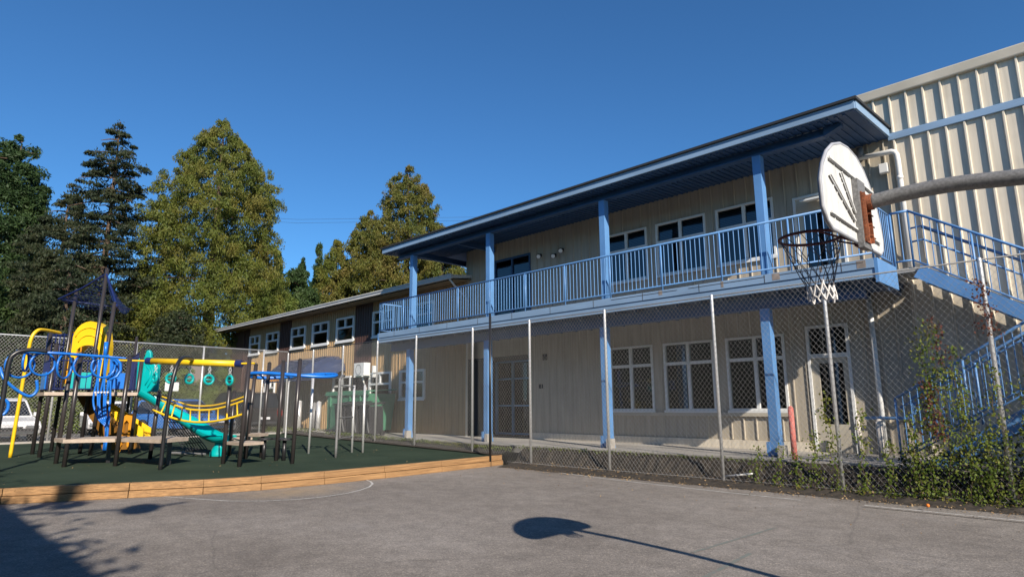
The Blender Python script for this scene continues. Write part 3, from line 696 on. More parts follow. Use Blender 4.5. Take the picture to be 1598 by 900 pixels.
# air conditioner
ac = thing('air_conditioner', (-24.6, YW-.3, 2.9), 'white air conditioner unit bracketed on the brown panel over the green container', 'air conditioner')
MB().box(-25.1, -24.25, YW-.45, YW-.12, 2.92, 3.50).build('casing', WHITE, ac, bevel=.02)
MB().tube(arc((-24.7, YW-.456, 3.2), .22, 0, 2*math.pi, 24, (1, 0, 0), (0, 0, 1))[:-1], .012, 5, closed=True).build('fan_guard', POLEG, ac)
MB().beam((-25.0, YW-.03, 2.9), (-25.0, YW-.5, 2.9), .04, .04).build('bracket', WHITE, ac)
MB().beam((-24.35, YW-.03, 2.9), (-24.35, YW-.5, 2.9), .04, .04).build('bracket', WHITE, ac)
MB().box(-24.0, -23.88, YW-.2, YW-.06, 2.85, 3.35).build('line_cover', WHITE, ac)
MB().tube([(-24.6, YW-.3, 2.9), (-24.6, YW-.2, 2.6), (-24.6, YW-.08, 2.4), (-24.6, YW-.08, .6)], .03, 8).build('pipe', PVC, ac, smooth=True)

# green container and bins
gc = thing('waste_container', (-23.8, 14.6, .5), 'large green steel waste container against the wing wall', 'container')
MB().prism([(-25.4, 13.9, .62), (-22.4, 13.9, .62), (-22.1, 13.9, 2.1), (-25.45, 13.9, 2.1)], (0, 1.3, 0)).build('body', GREENB, gc, bevel=.02)
mb = MB()
for x in (-25.1, -24.3, -23.5, -22.7): mb.box(x-.04, x+.04, 13.84, 13.898, .66, 2.02)
mb.box(-25.5, -22.05, 13.83, 13.897, 2.05, 2.17); mb.build('stiffener', GREENB, gc)
MB().prism([(-25.47, 13.85, 2.172), (-22.05, 13.85, 2.172), (-22.05, 15.2, 2.25), (-25.47, 15.2, 2.25)], (0, 0, .05)).build('lid', GREENB, gc)
def wbin(x, y, lab, w=.62, h=1.15, rot=0):
    t = thing('wheelie_bin', (x, y, .5), lab, 'bin', 'black bins in front of the green container')
    MB().prism([(x-w/2+.06, y-.28, .56), (x+w/2-.06, y-.28, .56), (x+w/2, y-.36, .5+h), (x-w/2, y-.36, .5+h)], (0, .62, 0)).build('body', BLKB, t, bevel=.02)
    MB().prism([(x-w/2-.02, y-.42, .5+h+.003), (x+w/2+.02, y-.42, .5+h+.003), (x+w/2+.02, y+.34, .5+h+.10), (x-w/2-.02, y+.34, .5+h+.10)], (0, 0, .05)).build('lid', BLKB, t, bevel=.01)
    for s in (-1, 1): MB().tube([(x+s*(w/2-.02), y+.24, .6), (x+s*(w/2+.04), y+.24, .6)], .1, 14).build('wheel', RUBT, t)
    MB().beam((x+w*.1, y-.38, .5+h-.05), (x+w*.42, y-.31, .62), .05, .03).build('handle_bar', POLEG, t)
wbin(-22.85, 13.38, 'black bin leftmost of the row before the green container', .8)
wbin(-22.0, 13.40, 'black bin in the middle of the row by the green container', .8)
wbin(-21.15, 13.45, 'black bin rightmost of the row by the green container', .78, 1.1)
for i, (x, y, h, m) in enumerate([(-28.6, 14.2, 1.35, ALU), (-27.9, 14.6, 1.25, POLEG), (-27.1, 14.4, 1.3, ALU)]):
    t = thing('bollard', (x, y, .5), ['thick grey steel bollard below the awning, leftmost of three', 'dull grey steel bollard, middle one of three by the container', 'pale steel bollard close to the green container corner'][i], 'bollard', 'steel bollards by the green container')
    MB().tube([(x, y, .45), (x, y, .5+h)], .11, 14).build('post', m, t, smooth=True)
    MB().tube([(x, y, .5+h), (x, y, .55+h)], [.11, .03], 14).build('cap', m, t, smooth=True)

# ------------------------------------------------------------------ basketball hoop
bh = thing('basketball_hoop', (1.6, 4.7, 0), 'weathered white basketball backboard with rusty rim on a curved grey pole', 'basketball hoop')
YB, XB, ZB = 4.60, -1.25, 2.95
pol = [(XB+.10, YB, 2.935), (-.95, YB, 2.945), (-.7, YB, 2.94), (-.45, YB, 2.91), (-.2, YB, 2.87), (.1, YB, 2.78), (.5, YB, 2.62), (.9, YB, 2.30), (1.25, YB, 1.85), (1.5, YB, 1.2), (1.6, YB, .6), (1.62, YB, -.05)]
def smooth_path(p, n=6):
    p = [Vector(q) for q in p]; o = []
    for i in range(len(p)-1):
        p0 = p[max(i-1, 0)]; p1 = p[i]; p2 = p[i+1]; p3 = p[min(i+2, len(p)-1)]
        for k in range(n):
            t = k/n; o.append(.5*((2*p1)+(p2-p0)*t+(2*p0-5*p1+4*p2-p3)*t*t+(-p0+3*p1-3*p2+p3)*t**3))
    o.append(p[-1]); return o
MB().tube(smooth_path(pol), .049, 20).build('pole', POLEG, bh, smooth=True)
outl = [(3.98, 2.70), (3.925, 2.78), (3.925, 2.95), (3.99, 3.07), (4.09, 3.18), (4.22, 3.265), (4.38, 3.32), (4.54, 3.335), (4.70, 3.315), (4.84, 3.255), (4.96, 3.16), (5.06, 3.03), (5.12, 2.90), (5.14, 2.78), (5.12, 2.70), (5.05, 2.66), (4.06, 2.665)]
bo = MB().prism([(XB-.012, y, z) for y, z in outl], (.024, 0, 0)).build('backboard', BOARD, bh)
MB().tube([(XB+.004, y, z) for y, z in outl], .012, 8, closed=True).build('board_edge', M('worn_board_edge', (.34, .35, .38), .5, var=.2, scale=10), bo, smooth=True)
rb = MB()
for (a, b_) in (((4.08, 3.135), (4.99, 3.115)), ((4.02, 2.76), (4.52, 2.745)), ((4.78, 2.745), (5.02, 2.74)), ((4.08, 3.02), (4.50, 2.80)), ((4.30, 3.09), (4.52, 2.86))):
    rb.beam((XB+.024, a[0], a[1]), (XB+.020, b_[0], b_[1]), 0.014, .008, (1, 0, 0))
rb.build('back_rib', BOARD, bo)
for (a, b_) in (((4.08, 3.118), (4.99, 3.098)), ((4.02, 2.743), (4.52, 2.728)), ((4.78, 2.728), (5.02, 2.723)), ((4.06, 3.005), (4.48, 2.785)), ((4.28, 3.08), (4.50, 2.845))):
    rd = MB(); a = Vector((XB+.016, *a)); b_ = Vector((XB+.016, *b_)); k = 0
    while k < 1:
        e_ = min(1, k+RND.uniform(.08, .2)); rd.beam(a.lerp(b_, k), a.lerp(b_, e_), .009, .004, (1, 0, 0)); k = e_+RND.uniform(.01, .05)
    rd.build('rib_shadow_grime', DKMET, bo)  # broken dark strips paint the shadow and grime along each back rib
MB().box(XB+.014, XB+.05, 4.52, 4.68, 2.62, 3.10).build('mounting_board', POLEG, bh)
br = MB(); br.box(XB+.052, XB+.060, 4.545, 4.655, 2.66, 3.01).box(XB+.058, XB+.08, 4.545, 4.553, 2.66, 3.0).box(XB+.058, XB+.08, 4.647, 4.655, 2.66, 3.0)
br.tube([(XB+.056, YB, 2.935), (XB+.11, YB, 2.935)], .055, 16)
for z in (2.70, 2.78, 2.86): br.tube([(XB+.055, 4.60, z), (XB+.09, 4.60, z)], .010, 6).tube([(XB+.075, 4.65, z), (XB+.075, 4.70, z)], .005, 6)
br.build('bracket', RUST, bh)
RC = Vector((-1.60, 4.70, 2.79)); RR = .212
ri = MB().tube(arc(RC, RR, 0, 2*math.pi, 40, (1, 0, 0), (0, 1, 0))[:-1], .011, 8, closed=True)
ri.build('rim', RIMR, bh, smooth=True)
ra = MB().tube([RC+Vector((.17, -.16, 0)), (XB-.015, 4.60, 2.74)], .008, 6).tube([RC+Vector((.17, .16, 0)), (XB-.015, 4.76, 2.74)], .008, 6).tube([RC+Vector((.12, -.20, -.01)), (XB-.015, 4.62, 2.68)], .007, 6).tube([RC+Vector((.12, .20, -.01)), (XB-.015, 4.74, 2.68)], .007, 6)
ra.box(XB-.03, XB-.013, 4.59, 4.77, 2.65, 2.77); ra.build('rim_arm', RIMR, bh)
nd = MB(); nw = MB(); NN = 12
def npt(k, lv):
    t = [0, .25, .5, .75, 1.0, 1.18, 1.3][lv]; rr = RR*(1-.58*min(1, t))*(1+ (0.05 if lv > 4 else 0)); z = RC.z-.36*t
    aa = 2*math.pi*(k+(lv % 2)*.5)/NN; return Vector((RC.x+rr*math.cos(aa)+.03*t, RC.y+rr*math.sin(aa)+.02*t, z+.012*math.sin(k*2.3+lv)))
for k in range(NN):
    for lv in range(6):
        k2 = (k+1 if lv % 2 else k-1)
        tgt = nd if lv < 4 else nw
        rr = .0028 if lv < 4 else .0062
        if lv == 1 and k in (2, 3, 7): continue
        tgt.tube([npt(k, lv), npt(k, lv+1)], rr, 5); tgt.tube([npt(k, lv), npt(k2, lv+1)], rr, 5)
nd.build('net', NETD, bh); nw.build('net_hem', NETW, bh)

# ------------------------------------------------------------------ playground
V = Vector
BASE = dict(P1=(-21.33,3.07),P2=(-20.2,3.06),A=(-21.95,3.58),P4=(-18.15,3.08),P5=(-17.22,3.08),B=(-20.74,4.03),C=(-19.9,4.10),P8=(-21.37,4.41),P9=(-21.72,4.85),P10=(-16.7,3.95),P11=(-19.72,4.98),P12=(-21.41,5.21),P13=(-15.24,4.5),P14=(-17.9,4.98))
TOPZ = dict(P1=3.67,P2=3.26,A=5.02,P4=2.76,P5=2.82,B=5.51,C=4.43,P8=3.77,P9=3.12,P10=2.78,P11=3.21,P12=3.68,P13=2.62,P14=2.0)
ps = thing('play_structure', (-19, 4, .4), 'multi level play structure with yellow tunnel, teal slide and blue loop rail', 'play structure')
def ppost(par, x, y, z1, r=.062, m=BROWNP, lean=(0, 0)):
    z0 = gz(x)-.05
    p = MB().tube([(x, y, z0), (x+lean[0], y+lean[1], z1)], r, 12)
    o = p.build('post', m, par, smooth=True)
    MB().tube([(x+lean[0], y+lean[1], z1), (x+lean[0], y+lean[1], z1+.03), (x+lean[0], y+lean[1], z1+.05)], [r*1.02, r*.8, r*.25], 12).build('post_cap', BLACKP, o, smooth=True)
    return o
for k, (x, y) in BASE.items():
    if k == 'P13': continue
    rr_=0; lf = {'A': .12, 'B': .13, 'C': .15, 'P9': .1}.get(k, .06)
    ppost(ps, x, y, TOPZ[k], .038 if k in ('P12', 'P8') else .048, lean=(lf, lf))
def deck(par, poly, z, th=.07):
    MB().prism([(x, y, z-th) for x, y in poly], (0, 0, th)).build('platform', BEIGE, par)
deck(ps, [(-22.1,3.45),(-21.3,2.98),(-20.1,2.98),(-19.85,4.05),(-19.6,5.0),(-21.4,5.3),(-22.1,4.8)], 2.02, .09)
deck(ps, [(-18.2,3.0),(-17.2,3.0),(-16.72,3.9),(-17.3,4.5),(-18.1,4.2)], .92, .08)
deck(ps, [(-16.75,4.0),(-15.3,4.42),(-15.9,5.2),(-17.2,5.0),(-17.3,4.5)], .92, .08)
for (x, y) in ((-17.6, 4.0), (-16.2, 4.9)): MB().box(x-.04, x+.04, y-.04, y+.04, .3, .84).build('platform_leg', BLACKP, ps)
# navy mesh canopy
cn = MB(); ca, cb, cc_ = V((-22.2,3.35,4.75)), V((-20.6,4.15,5.38)), V((-19.7,4.3,4.35)); cd = V((-21.2, 5.0, 4.5))
def sail(a, b, c, n=14, r=.006, sag=.18):
    m_ = MB()
    def pt(u, v):
        p = a*(1-u-v)+b*u+c*v; return p-V((0, 0, sag*4*min(u*(1-u-v)+v*(1-u-v)+u*v, .3)))
    for i in range(n+1):
        for (f0, f1) in ((lambda t: pt(i/n, t*(1-i/n)), 0), (lambda t: pt(t*(1-i/n), i/n), 0), (lambda t: pt(i/n*(1-t), i/n*t), 0)):
            m_.tube([f0(0), f0(.33), f0(.66), f0(1)], r, 3, caps=False)
    return m_
m_ = sail(ca, cb, cd); m_.v += []; m_.build('canopy_net', NAVY, ps)
sail(cb, cc_, cd).build('canopy_net', NAVY, ps)
MB().tube([ca, (ca+cb)/2-V((0,0,.05)), cb], .03, 6).tube([cb, cc_], .025, 6).tube([ca, cd], .02, 6).tube([cd, cc_], .02, 6).build('canopy_rope', NAVY, ps)
# yellow arch tunnel panel
u = V((.707, .707, 0)); n_ = V((-.707, .707, 0)); c0 = V((-21.55, 4.09, 0))
def P3(s, z, dd=0): return c0+u*s+n_*dd+V((0, 0, z))
outer = [P3(-.52, 2.35)]+[P3(-.52+.10*0, 3.55)]+[P3(.47*math.cos(t), 3.60+.50*math.sin(t)) for t in [math.pi-.1-i*(math.pi-.2)/12 for i in range(13)]]+[P3(.52, 3.4), P3(.52, 2.35)]
inner = [P3(.33, 2.35), P3(.33, 3.15)]+[P3(.33*math.cos(t), 3.20+.20*math.sin(t)) for t in [i*math.pi/10 for i in range(11)]]+[P3(-.33, 3.15), P3(-.33, 2.35)]
# build as strip between outer and inner
def strip(mb, oa, ia, th):
    n = 28
    def res(p, n):
        L = [0]
        for i in range(1, len(p)): L.append(L[-1]+(p[i]-p[i-1]).length)
        o = []
        for k in range(n+1):
            t = L[-1]*k/n; i = 0
            while i < len(L)-2 and L[i+1] < t: i += 1
            o.append(p[i].lerp(p[i+1], (t-L[i])/max(1e-6, L[i+1]-L[i])))
        return o
    A_ = res(oa, n); B_ = res(ia[::-1], n)
    for i in range(n):
        mb.face([A_[i], A_[i+1], B_[i+1], B_[i]]); mb.face([A_[i]+th, B_[i]+th, B_[i+1]+th, A_[i+1]+th])
        mb.face([A_[i], A_[i]+th, A_[i+1]+th, A_[i+1]]); mb.face([B_[i], B_[i+1], B_[i+1]+th, B_[i]+th])
m_ = MB(); strip(m_, outer, inner, n_*.35); ya = m_.build('arch_panel', YEL, ps)
m_ = MB()
for rr, zc in ((.40, 3.55), (.30, 3.42)): m_.tube([P3(rr*math.cos(t), zc+rr*.9*math.sin(t), -.01) for t in [.25+i*(math.pi-.5)/12 for i in range(13)]], .018, 5)
m_.build('arch_ridge', YEL, ya, smooth=True)
MB().prism([P3(-.62, 2.3, .02), P3(-.525, 2.3, .02), P3(-.525, 3.8, .02), P3(-.62, 3.65, .02)], n_*.3).build('side_panel', ORANGE, ps)
# guard panels: navy bars and blue / teal panels round upper platform
def barrier(p, q, z0, z1, m, n=6, r=.014):
    p = V((*p, 0)); q = V((*q, 0)); mb = MB()
    mb.tube([p+V((0,0,z0+.08)), q+V((0,0,z0+.08))], r*1.3, 6).tube([p+V((0,0,z1)), q+V((0,0,z1))], r*1.3, 6)
    for i in range(1, n):
        t = i/n; a_ = p.lerp(q, t); mb.tube([a_+V((0,0,z0+.08)), a_+V((0,0,z1))], r, 5, caps=False)
    mb.build('guard_rail', m, ps, smooth=True)
barrier(BASE['P1'], BASE['P2'], 2.02, 2.85, NAVY, 8); barrier(BASE['P2'], BASE['C'], 2.02, 2.85, NAVY, 8)
barrier(BASE['A'], BASE['P1'], 2.02, 3.4, NAVY, 6); barrier(BASE['C'], BASE['P11'], 2.02, 2.95, NAVY, 7)
barrier(BASE['P11'], BASE['P12'], 2.02, 3.1, NAVY, 12)
MB().box(-21.1, -20.5, 3.02, 3.06, 2.1, 2.55).build('play_panel', PBLUE, ps, bevel=.01)
MB().beam((-20.1, 3.45, 2.33), (-19.95, 3.95, 2.33), .03, .42).build('play_panel', TEAL, ps)
MB().beam((-19.86, 4.3, 2.33), (-19.78, 4.7, 2.33), .03, .42).build('play_panel', PBLUE, ps)
# tall navy climbing wall at the back left
m_ = MB(); a0 = V((-22.45, 3.25, 0)); a1 = V((-21.9, 3.75, 0))
for i in range(7):
    p = a0.lerp(a1, i/6); m_.tube([p+V((0,0,2.1)), p+V((0,0,3.75))], .02, 5)
for z in (2.2, 2.7, 3.2, 3.7): m_.tube([a0+V((0,0,z)), a1+V((0,0,z))], .022, 5)
m_.build('climbing_grid', NAVY, ps)
m_ = MB()
for i in range(4): m_.tube([(-21.95+.08*i, 3.72+.08*i, 2.6), (-21.95+.08*i, 3.72+.08*i, 3.5)], .02, 6)
m_.build('bead_column', ORANGE, ps)
# fireman pole yellow
MB().tube(smooth_path([(-20.6, 2.52, .38), (-20.57, 2.55, 1.6), (-20.52, 2.59, 3.0), (-20.5, 2.62, 3.42), (-20.55, 2.72, 3.62), (-20.75, 2.9, 3.68), (-21.3, 3.35, 3.68)]), .043, 10).build('slide_pole', YEL, ps, smooth=True)
# loop rail: arched post, two rails, hanging rings
RX = -16.8
MB().tube(smooth_path([(RX, 1.76, gz(RX)-.05), (RX, 1.80, 1.6), (RX, 1.82, 2.5), (RX, 1.90, 2.74), (RX, 2.12, 2.83), (RX, 2.45, 2.82)]), .05, 10).build('arch_post', BLACKP, ps, smooth=True)
for dx, dz in ((0, 0), (-.30, .02)):
    MB().tube([(RX+dx, 1.95, 2.80+dz), (RX+dx, 2.8, 2.79+dz), (RX+dx, 3.6, 2.76+dz)]+[V((RX+dx, 3.62, 2.50+dz))+V((0, .27*math.sin(t), .27*math.cos(t))) for t in (.5, 1.1, 1.7, 2.3, 2.9)], .030, 8).build('loop_rail', PBLUE, ps, smooth=True)
MB().tube([(RX, 3.55, 2.77), (-16.74, 3.95, 2.74)], .02, 6).build('rail_tie', PBLUE, ps)
for i, (y, rz_, rx_, tw) in enumerate([(2.03, .27, .27, .3), (2.12, .20, .2, 1.2), (2.42, .24, .15, .3), (2.82, .27, .08, .9), (3.20, .25, .16, .4), (3.56, .25, .25, .2)]):
    c = V((RX-.15, y, 2.79-rz_)); uu = V((-math.sin(tw)*1.0, math.cos(tw), 0)).normalized()
    MB().tube(arc(c, rz_, 0, 2*math.pi, 24, uu, (0, 0, 1))[:-1], .024, 7, closed=True).build('hanging_ring', PBLUE, ps, smooth=True)
MB().tube(smooth_path([(RX-.1, 1.7, 2.45), (RX, 1.78, 2.22), (RX, 2.0, 2.0), (RX, 2.24, 1.86), (RX, 2.36, 1.98), (RX, 2.33, 2.2)]), .032, 8).build('bent_bar', PBLUE, ps, smooth=True)
MB().tube(smooth_path([(RX, 1.5, 1.75), (RX, 1.75, 1.82), (RX, 1.9, 1.72), (RX, 1.88, 1.52), (RX, 1.7, 1.42)]), .032, 8).build('bent_bar', PBLUE, ps, smooth=True)
# vertical blue climber
m_ = MB()
for i in range(6):
    s = -.20+.08*i; b = V((-19.05, 4.05, 0))+u*s; e_ = V((-18.9, 4.2, 0))+u*(s*.15)
    m_.tube(smooth_path([b+V((0,0,3.0-.06*abs(i-2.5))), b+u*(.03*(-1)**i)+V((0,0,2.4)), b+u*(-.02*(-1)**i)+V((0,0,1.8)), b.lerp(e_, .4)+V((0,0,1.35)), e_+V((0,0,1.1+.05*i)), e_+V((0,0,.55))], 4), .026, 6)
m_.tube([V((-19.08,4.02,2.9)), V((-19.08,4.02,3.3))], .05, 8)
m_.build('wavy_climber', PBLUE, ps, smooth=True)
m_ = MB()
for i in range(5): m_.tube([V((-19.05,4.05,2.0))+u*(-.16+.08*i)-n_*.03, V((-19.05,4.05,2.0))+u*(-.16+.08*i)-n_*.05], .024, 8)
m_.build('climber_clamp', WHITE, ps)
# teal panel and slide
cs = V((-19.62, 5.18, 0))
def P4_(s, z, dd=0): return cs+u*s+n_*dd+V((0, 0, z))
poly = [P4_(-.28, 2.0), P4_(-.02, 1.98), P4_(.12, 2.05), P4_(.24, 2.22), P4_(.29, 2.45), P4_(.28, 2.66), P4_(.18, 2.84), P4_(.08, 2.96), P4_(.06, 3.12), P4_(0, 3.2), P4_(-.08, 3.18), P4_(-.12, 3.0), P4_(-.30, 2.95)]
MB().prism(poly, n_*.12).build('slide_hood', TEAL, ps, bevel=.03)
m_ = MB()
for s_ in (0, .07): m_.tube([P4_(.0-s_, 2.85-s_, -.012), P4_(.17-s_, 2.6, -.012), P4_(.17-s_, 2.35+s_, -.012), P4_(.06-s_, 2.15+s_, -.012)], .012, 5)
m_.build('hood_ridge', TEAL, ps, smooth=True)
MB().prism([P4_(-.34, 2.05, .7), P4_(-.05, 2.05, .7), P4_(-.05, 2.95, .7), P4_(-.34, 2.95, .7)], n_*.06).build('slide_hood', TEAL, ps)
cen = smooth_path([(-19.7, 5.05, 1.98), (-19.55, 5.45, 1.72), (-19.25, 5.86, 1.38), (-18.7, 6.19, 1.08), (-18.15, 6.40, .84), (-17.75, 6.55, .73), (-17.45, 6.72, .72)], 6)
sm = MB(); rows_ = []
for i, p in enumerate(cen):
    d = (cen[min(i+1, len(cen)-1)]-cen[max(i-1, 0)]).normalized(); a_ = d.cross(V((0,0,1))).normalized(); b_ = a_.cross(d)
    ww = .30; row = []
    for k in range(13):
        t = math.pi*(1+k/12); row.append(p+a_*(ww*math.cos(t))+b_*(.22*math.sin(t)+.14))
    for k in range(12, -1, -1):
        t = math.pi*(1+k/12); row.append(p+a_*((ww-.035)*math.cos(t))+b_*((.22-.035)*math.sin(t)+.14))
    rows_.append(row)
for i in range(len(rows_)-1):
    n = len(rows_[0])
    for k in range(n): sm.face([rows_[i][k], rows_[i][(k+1) % n], rows_[i+1][(k+1) % n], rows_[i+1][k]])
sm.build('slide', TEAL, ps, smooth=True)
MB().tube([(-17.72, 6.55, .25), (-17.72, 6.56, .40), (-17.68, 6.58, .55), (-17.62, 6.6, .68)], [.20, .20, .15, .13], 14).build('slide_foot', TEAL, ps, smooth=True)
# yellow small slide + orange panel + brown chute under the platform
m_ = MB(); 
for (a_, b_) in (((-20.9,4.55,1.50), (-20.2,5.5,.75)), ): 
    a_ = V(a_); b_ = V(b_); d = (b_-a_).normalized(); sd = d.cross(V((0,0,1))).normalized()
    m_.prism([a_-sd*.25, a_+sd*.25, b_+sd*.25, b_-sd*.25], (0, 0, .05))
    for q in (-.25, .25): m_.prism([a_+sd*q, b_+sd*q, b_+sd*q+V((0,0,.28)), a_+sd*q+V((0,0,.28))], sd*.04)
m_.build('small_slide', YEL, ps)
co_ = V((-20.0, 4.9, 0)); 
hp = [co_+u*s+V((0,0,z)) for s, z in ((-.16,.40),(-.16,1.25),(-.08,1.40),(.14,1.45),(.14,.40))]; hi = [co_+u*s+V((0,0,z)) for s, z in ((.06,.60),(.06,1.20),(0,1.27),(-.08,1.18),(-.08,.60))]
m_ = MB(); strip(m_, hp, hi, n_*.08); m_.build('ladder_panel', ORANGE, ps)
CHUTE = M('brown_moulded_plastic', (0.20, 0.095, 0.018), 0.45)
MB().prism([(-21.1,3.85,1.95), (-20.55,4.25,1.95), (-20.1,4.7,.95), (-20.4,4.45,.8)], n_*.25).build('rock_wall_panel', CHUTE, ps)
MB().prism([(-20.7,4.3,1.3), (-20.1,4.95,1.2), (-19.8,5.15,.5), (-20.5,4.5,.45)], n_*.2).build('rock_wall_panel', CHUTE, ps)
# dark net climber behind
m_ = MB(); qa, qb = V((-19.7, 5.3, 1.95)), V((-20.3, 5.9, 1.95)); ga, gb = V((-18.2, 5.9, .45)), V((-18.9, 6.7, .45))
for i in range(9):
    m_.tube([qa.lerp(qb, i/8), ga.lerp(gb, i/8)], .014, 4); m_.tube([qa.lerp(ga, i/8), qb.lerp(gb, i/8)], .014, 4)
m_.build('climbing_net', BLACKP, ps)
MB().tube([ga, (-18.6,5.6,.42), (-17.6,6.2,.40)], .03, 6).build('chain', POLEG, ps)
# yellow beam with rings on arched post
MB().tube([(-17.1, 4.55, 2.72), (-15.26, 5.96, 2.62)], .075, 14).build('overhead_beam', YEL, ps, smooth=True)
MB().tube([(-17.16, 4.50, 2.725), (-17.05, 4.59, 2.717)], .085, 12).tube([(-15.3, 5.93, 2.622), (-15.18, 6.02, 2.615)], .085, 12).build('beam_collar', NAVY, ps)
MB().tube([(-17.9, 4.0, 2.76), (-17.1, 4.55, 2.72)], .024, 8).tube([(-15.26, 5.96, 2.62), (-14.9, 6.2, 2.62)], .024, 8).build('beam_tie', YEL, ps)
bx, by = -16.35, 5.13
MB().tube(smooth_path([(-15.27, 4.47, gz(-15.3)-.05), (-15.24, 4.50, 1.6), (-15.26, 4.58, 2.35), (-15.42, 4.72, 2.66), (-15.75, 4.95, 2.74), (-16.1, 5.2, 2.73)]), .042, 12).build('arched_post', BLACKP, ps, smooth=True)
for i, t in enumerate((.08, .26, .47, .69, .92)):
    p = V((-17.1, 4.55, 2.72)).lerp(V((-15.26, 5.96, 2.62)), t)
    ch = MB()
    for k in range(4):
        c = p-V((0, 0, .11+.05*k)); ax = (V((1, 0, 0)), V((0, 1, 0)))[k % 2]
        ch.tube(arc(c, .032, 0, 2*math.pi, 8, ax, (0, 0, 1))[:-1], .009, 4, closed=True)
    ch.build('chain', ALU, ps)
    tw = (.1, .9, 1.9, 1.6, .3)[i]; ax = V((math.cos(tw), math.sin(tw), 0))
    rg_ = MB().tube(arc(p-V((0,0,.40)), .105, 0, 2*math.pi, 14, ax, (0,0,1))[:-1], .03, 8, closed=True)
    rg_.tube([p-V((0,0,.40))-ax*.1, p-V((0,0,.40))+ax*.1], .016, 6); rg_.build('trapeze_ring', TEAL, ps, smooth=True)
# curved yellow ladder bridge
fr = [(-17.75,4.9,1.55),(-17.1,5.15,1.36),(-16.5,5.4,1.26),(-15.9,5.62,1.26),(-15.4,5.85,1.33),(-14.95,6.1,1.46)]
bk = [(-18.0,5.1,1.80),(-17.4,5.3,1.66),(-16.85,5.5,1.55),(-16.3,5.75,1.54),(-15.8,5.98,1.62),(-15.3,6.2,1.76)]
fr = smooth_path(fr, 4); bk = smooth_path(bk, 4)
bkU = [p+V((-.02, .02, .10)) for p in bk]
m_ = MB().tube(fr, .026, 8).tube(bk, .024, 8).tube(bkU, .018, 6)
for i in range(1, 10):
    k = int(i*(len(fr)-1)/10); m_.tube([fr[k], bk[k]], .018, 6)
m_.build('ladder_bridge', YEL, ps, smooth=True)
# second station : posts, steps, oval overhead rail
s2 = thing('overhead_rail_station', (-15.8, 6.8, .35), 'group of brown climbing posts under a blue oval overhead rail', 'play structure')
for (x, y, z1, r, lf) in ((-15.6,5.91,2.54,.048,.02),(-14.7,5.93,2.70,.048,.05),(-16.5,6.8,2.68,.048,.08),(-16.47,7.19,2.73,.048,.05),(-15.45,7.13,2.72,.048,.03),(-14.52,7.10,2.71,.048,.04),(-17.58,6.8,2.0,.05,.02),(-18.0,7.4,2.05,.045,0)):
    ppost(s2, x, y, z1, r, lean=(lf, lf))
deck(s2, [(-15.65,5.95),(-14.72,5.98),(-14.9,6.55),(-15.6,6.5)], .80, .07)
deck(s2, [(-16.6,6.8),(-16.0,6.85),(-16.35,7.3),(-16.9,7.3)], .93, .07)
deck(s2, [(-17.9,6.9),(-17.2,6.75),(-17.1,7.2),(-17.8,7.4)], .80, .06)
for (x, y) in ((-16.0,7.05),(-15.85,7.35),(-15.4,7.3)):
    p = MB().tube([(x, y, .25), (x, y, .78)], .05, 10); po = p.build('stepping_post', BLACKP, s2, smooth=True)
    MB().tube([(x, y, .78), (x, y, .82)], .17, 14).build('step_pod', BLKB, po)
ov = []
for i in range(40):
    t = 2*math.pi*i/40; c = V((-16.05, 7.72, 2.42)); lu = V((.62, .78, 0)).normalized(); lv = V((-lu.y, lu.x, 0))
    ov.append(c+lu*(1.15*math.cos(t))+lv*(.46*math.sin(t))+V((0,0,.05*math.sin(2*t))))
m_ = MB().tube(ov, .045, 8, closed=True)
for i in range(0, 20, 2): m_.tube([ov[i+1], ov[39-i]], .022, 6)
m_.tube([ov[20], (-16.6, 6.86, 2.42)], .03, 6); m_.build('oval_rail', PBLUE, s2, smooth=True)
MB().tube(smooth_path([(-15.85,7.53,.3),(-15.85,7.53,2.0),(-15.82,7.56,2.28),(-15.7,7.68,2.38)], 5), .022, 8).build('grab_bar', ALU, s2, smooth=True)
MB().tube([(-16.76,8.66,gz(-16.8)-.05),(-16.74,8.68,2.4)], .034, 10).build('post', ALU, s2, smooth=True)
s3 = thing('climbing_ladder', (-15.6, 9, .35), 'slim grey steel climbing ladder standing alone on the rubber surface', 'climbing ladder')
MB().tube(smooth_path([(-15.2,8.62,.28),(-15.18,8.63,2.1),(-15.2,8.66,2.32),(-15.4,8.85,2.42),(-15.6,9.0,2.42)], 5), .036, 10).build('upright', POLEG, s3, smooth=True)
for (x, y) in ((-16.3, 9.75), (-16.05, 9.95)): MB().tube([(x, y, .28), (x, y, 2.2)], .036, 10).build('upright', ALU, s3, smooth=True)
for z in (.75, 1.3, 2.15): MB().tube([(-15.19, 8.64, z), (-16.3, 9.75, z)], .016, 6).build('rung', POLEG, s3)

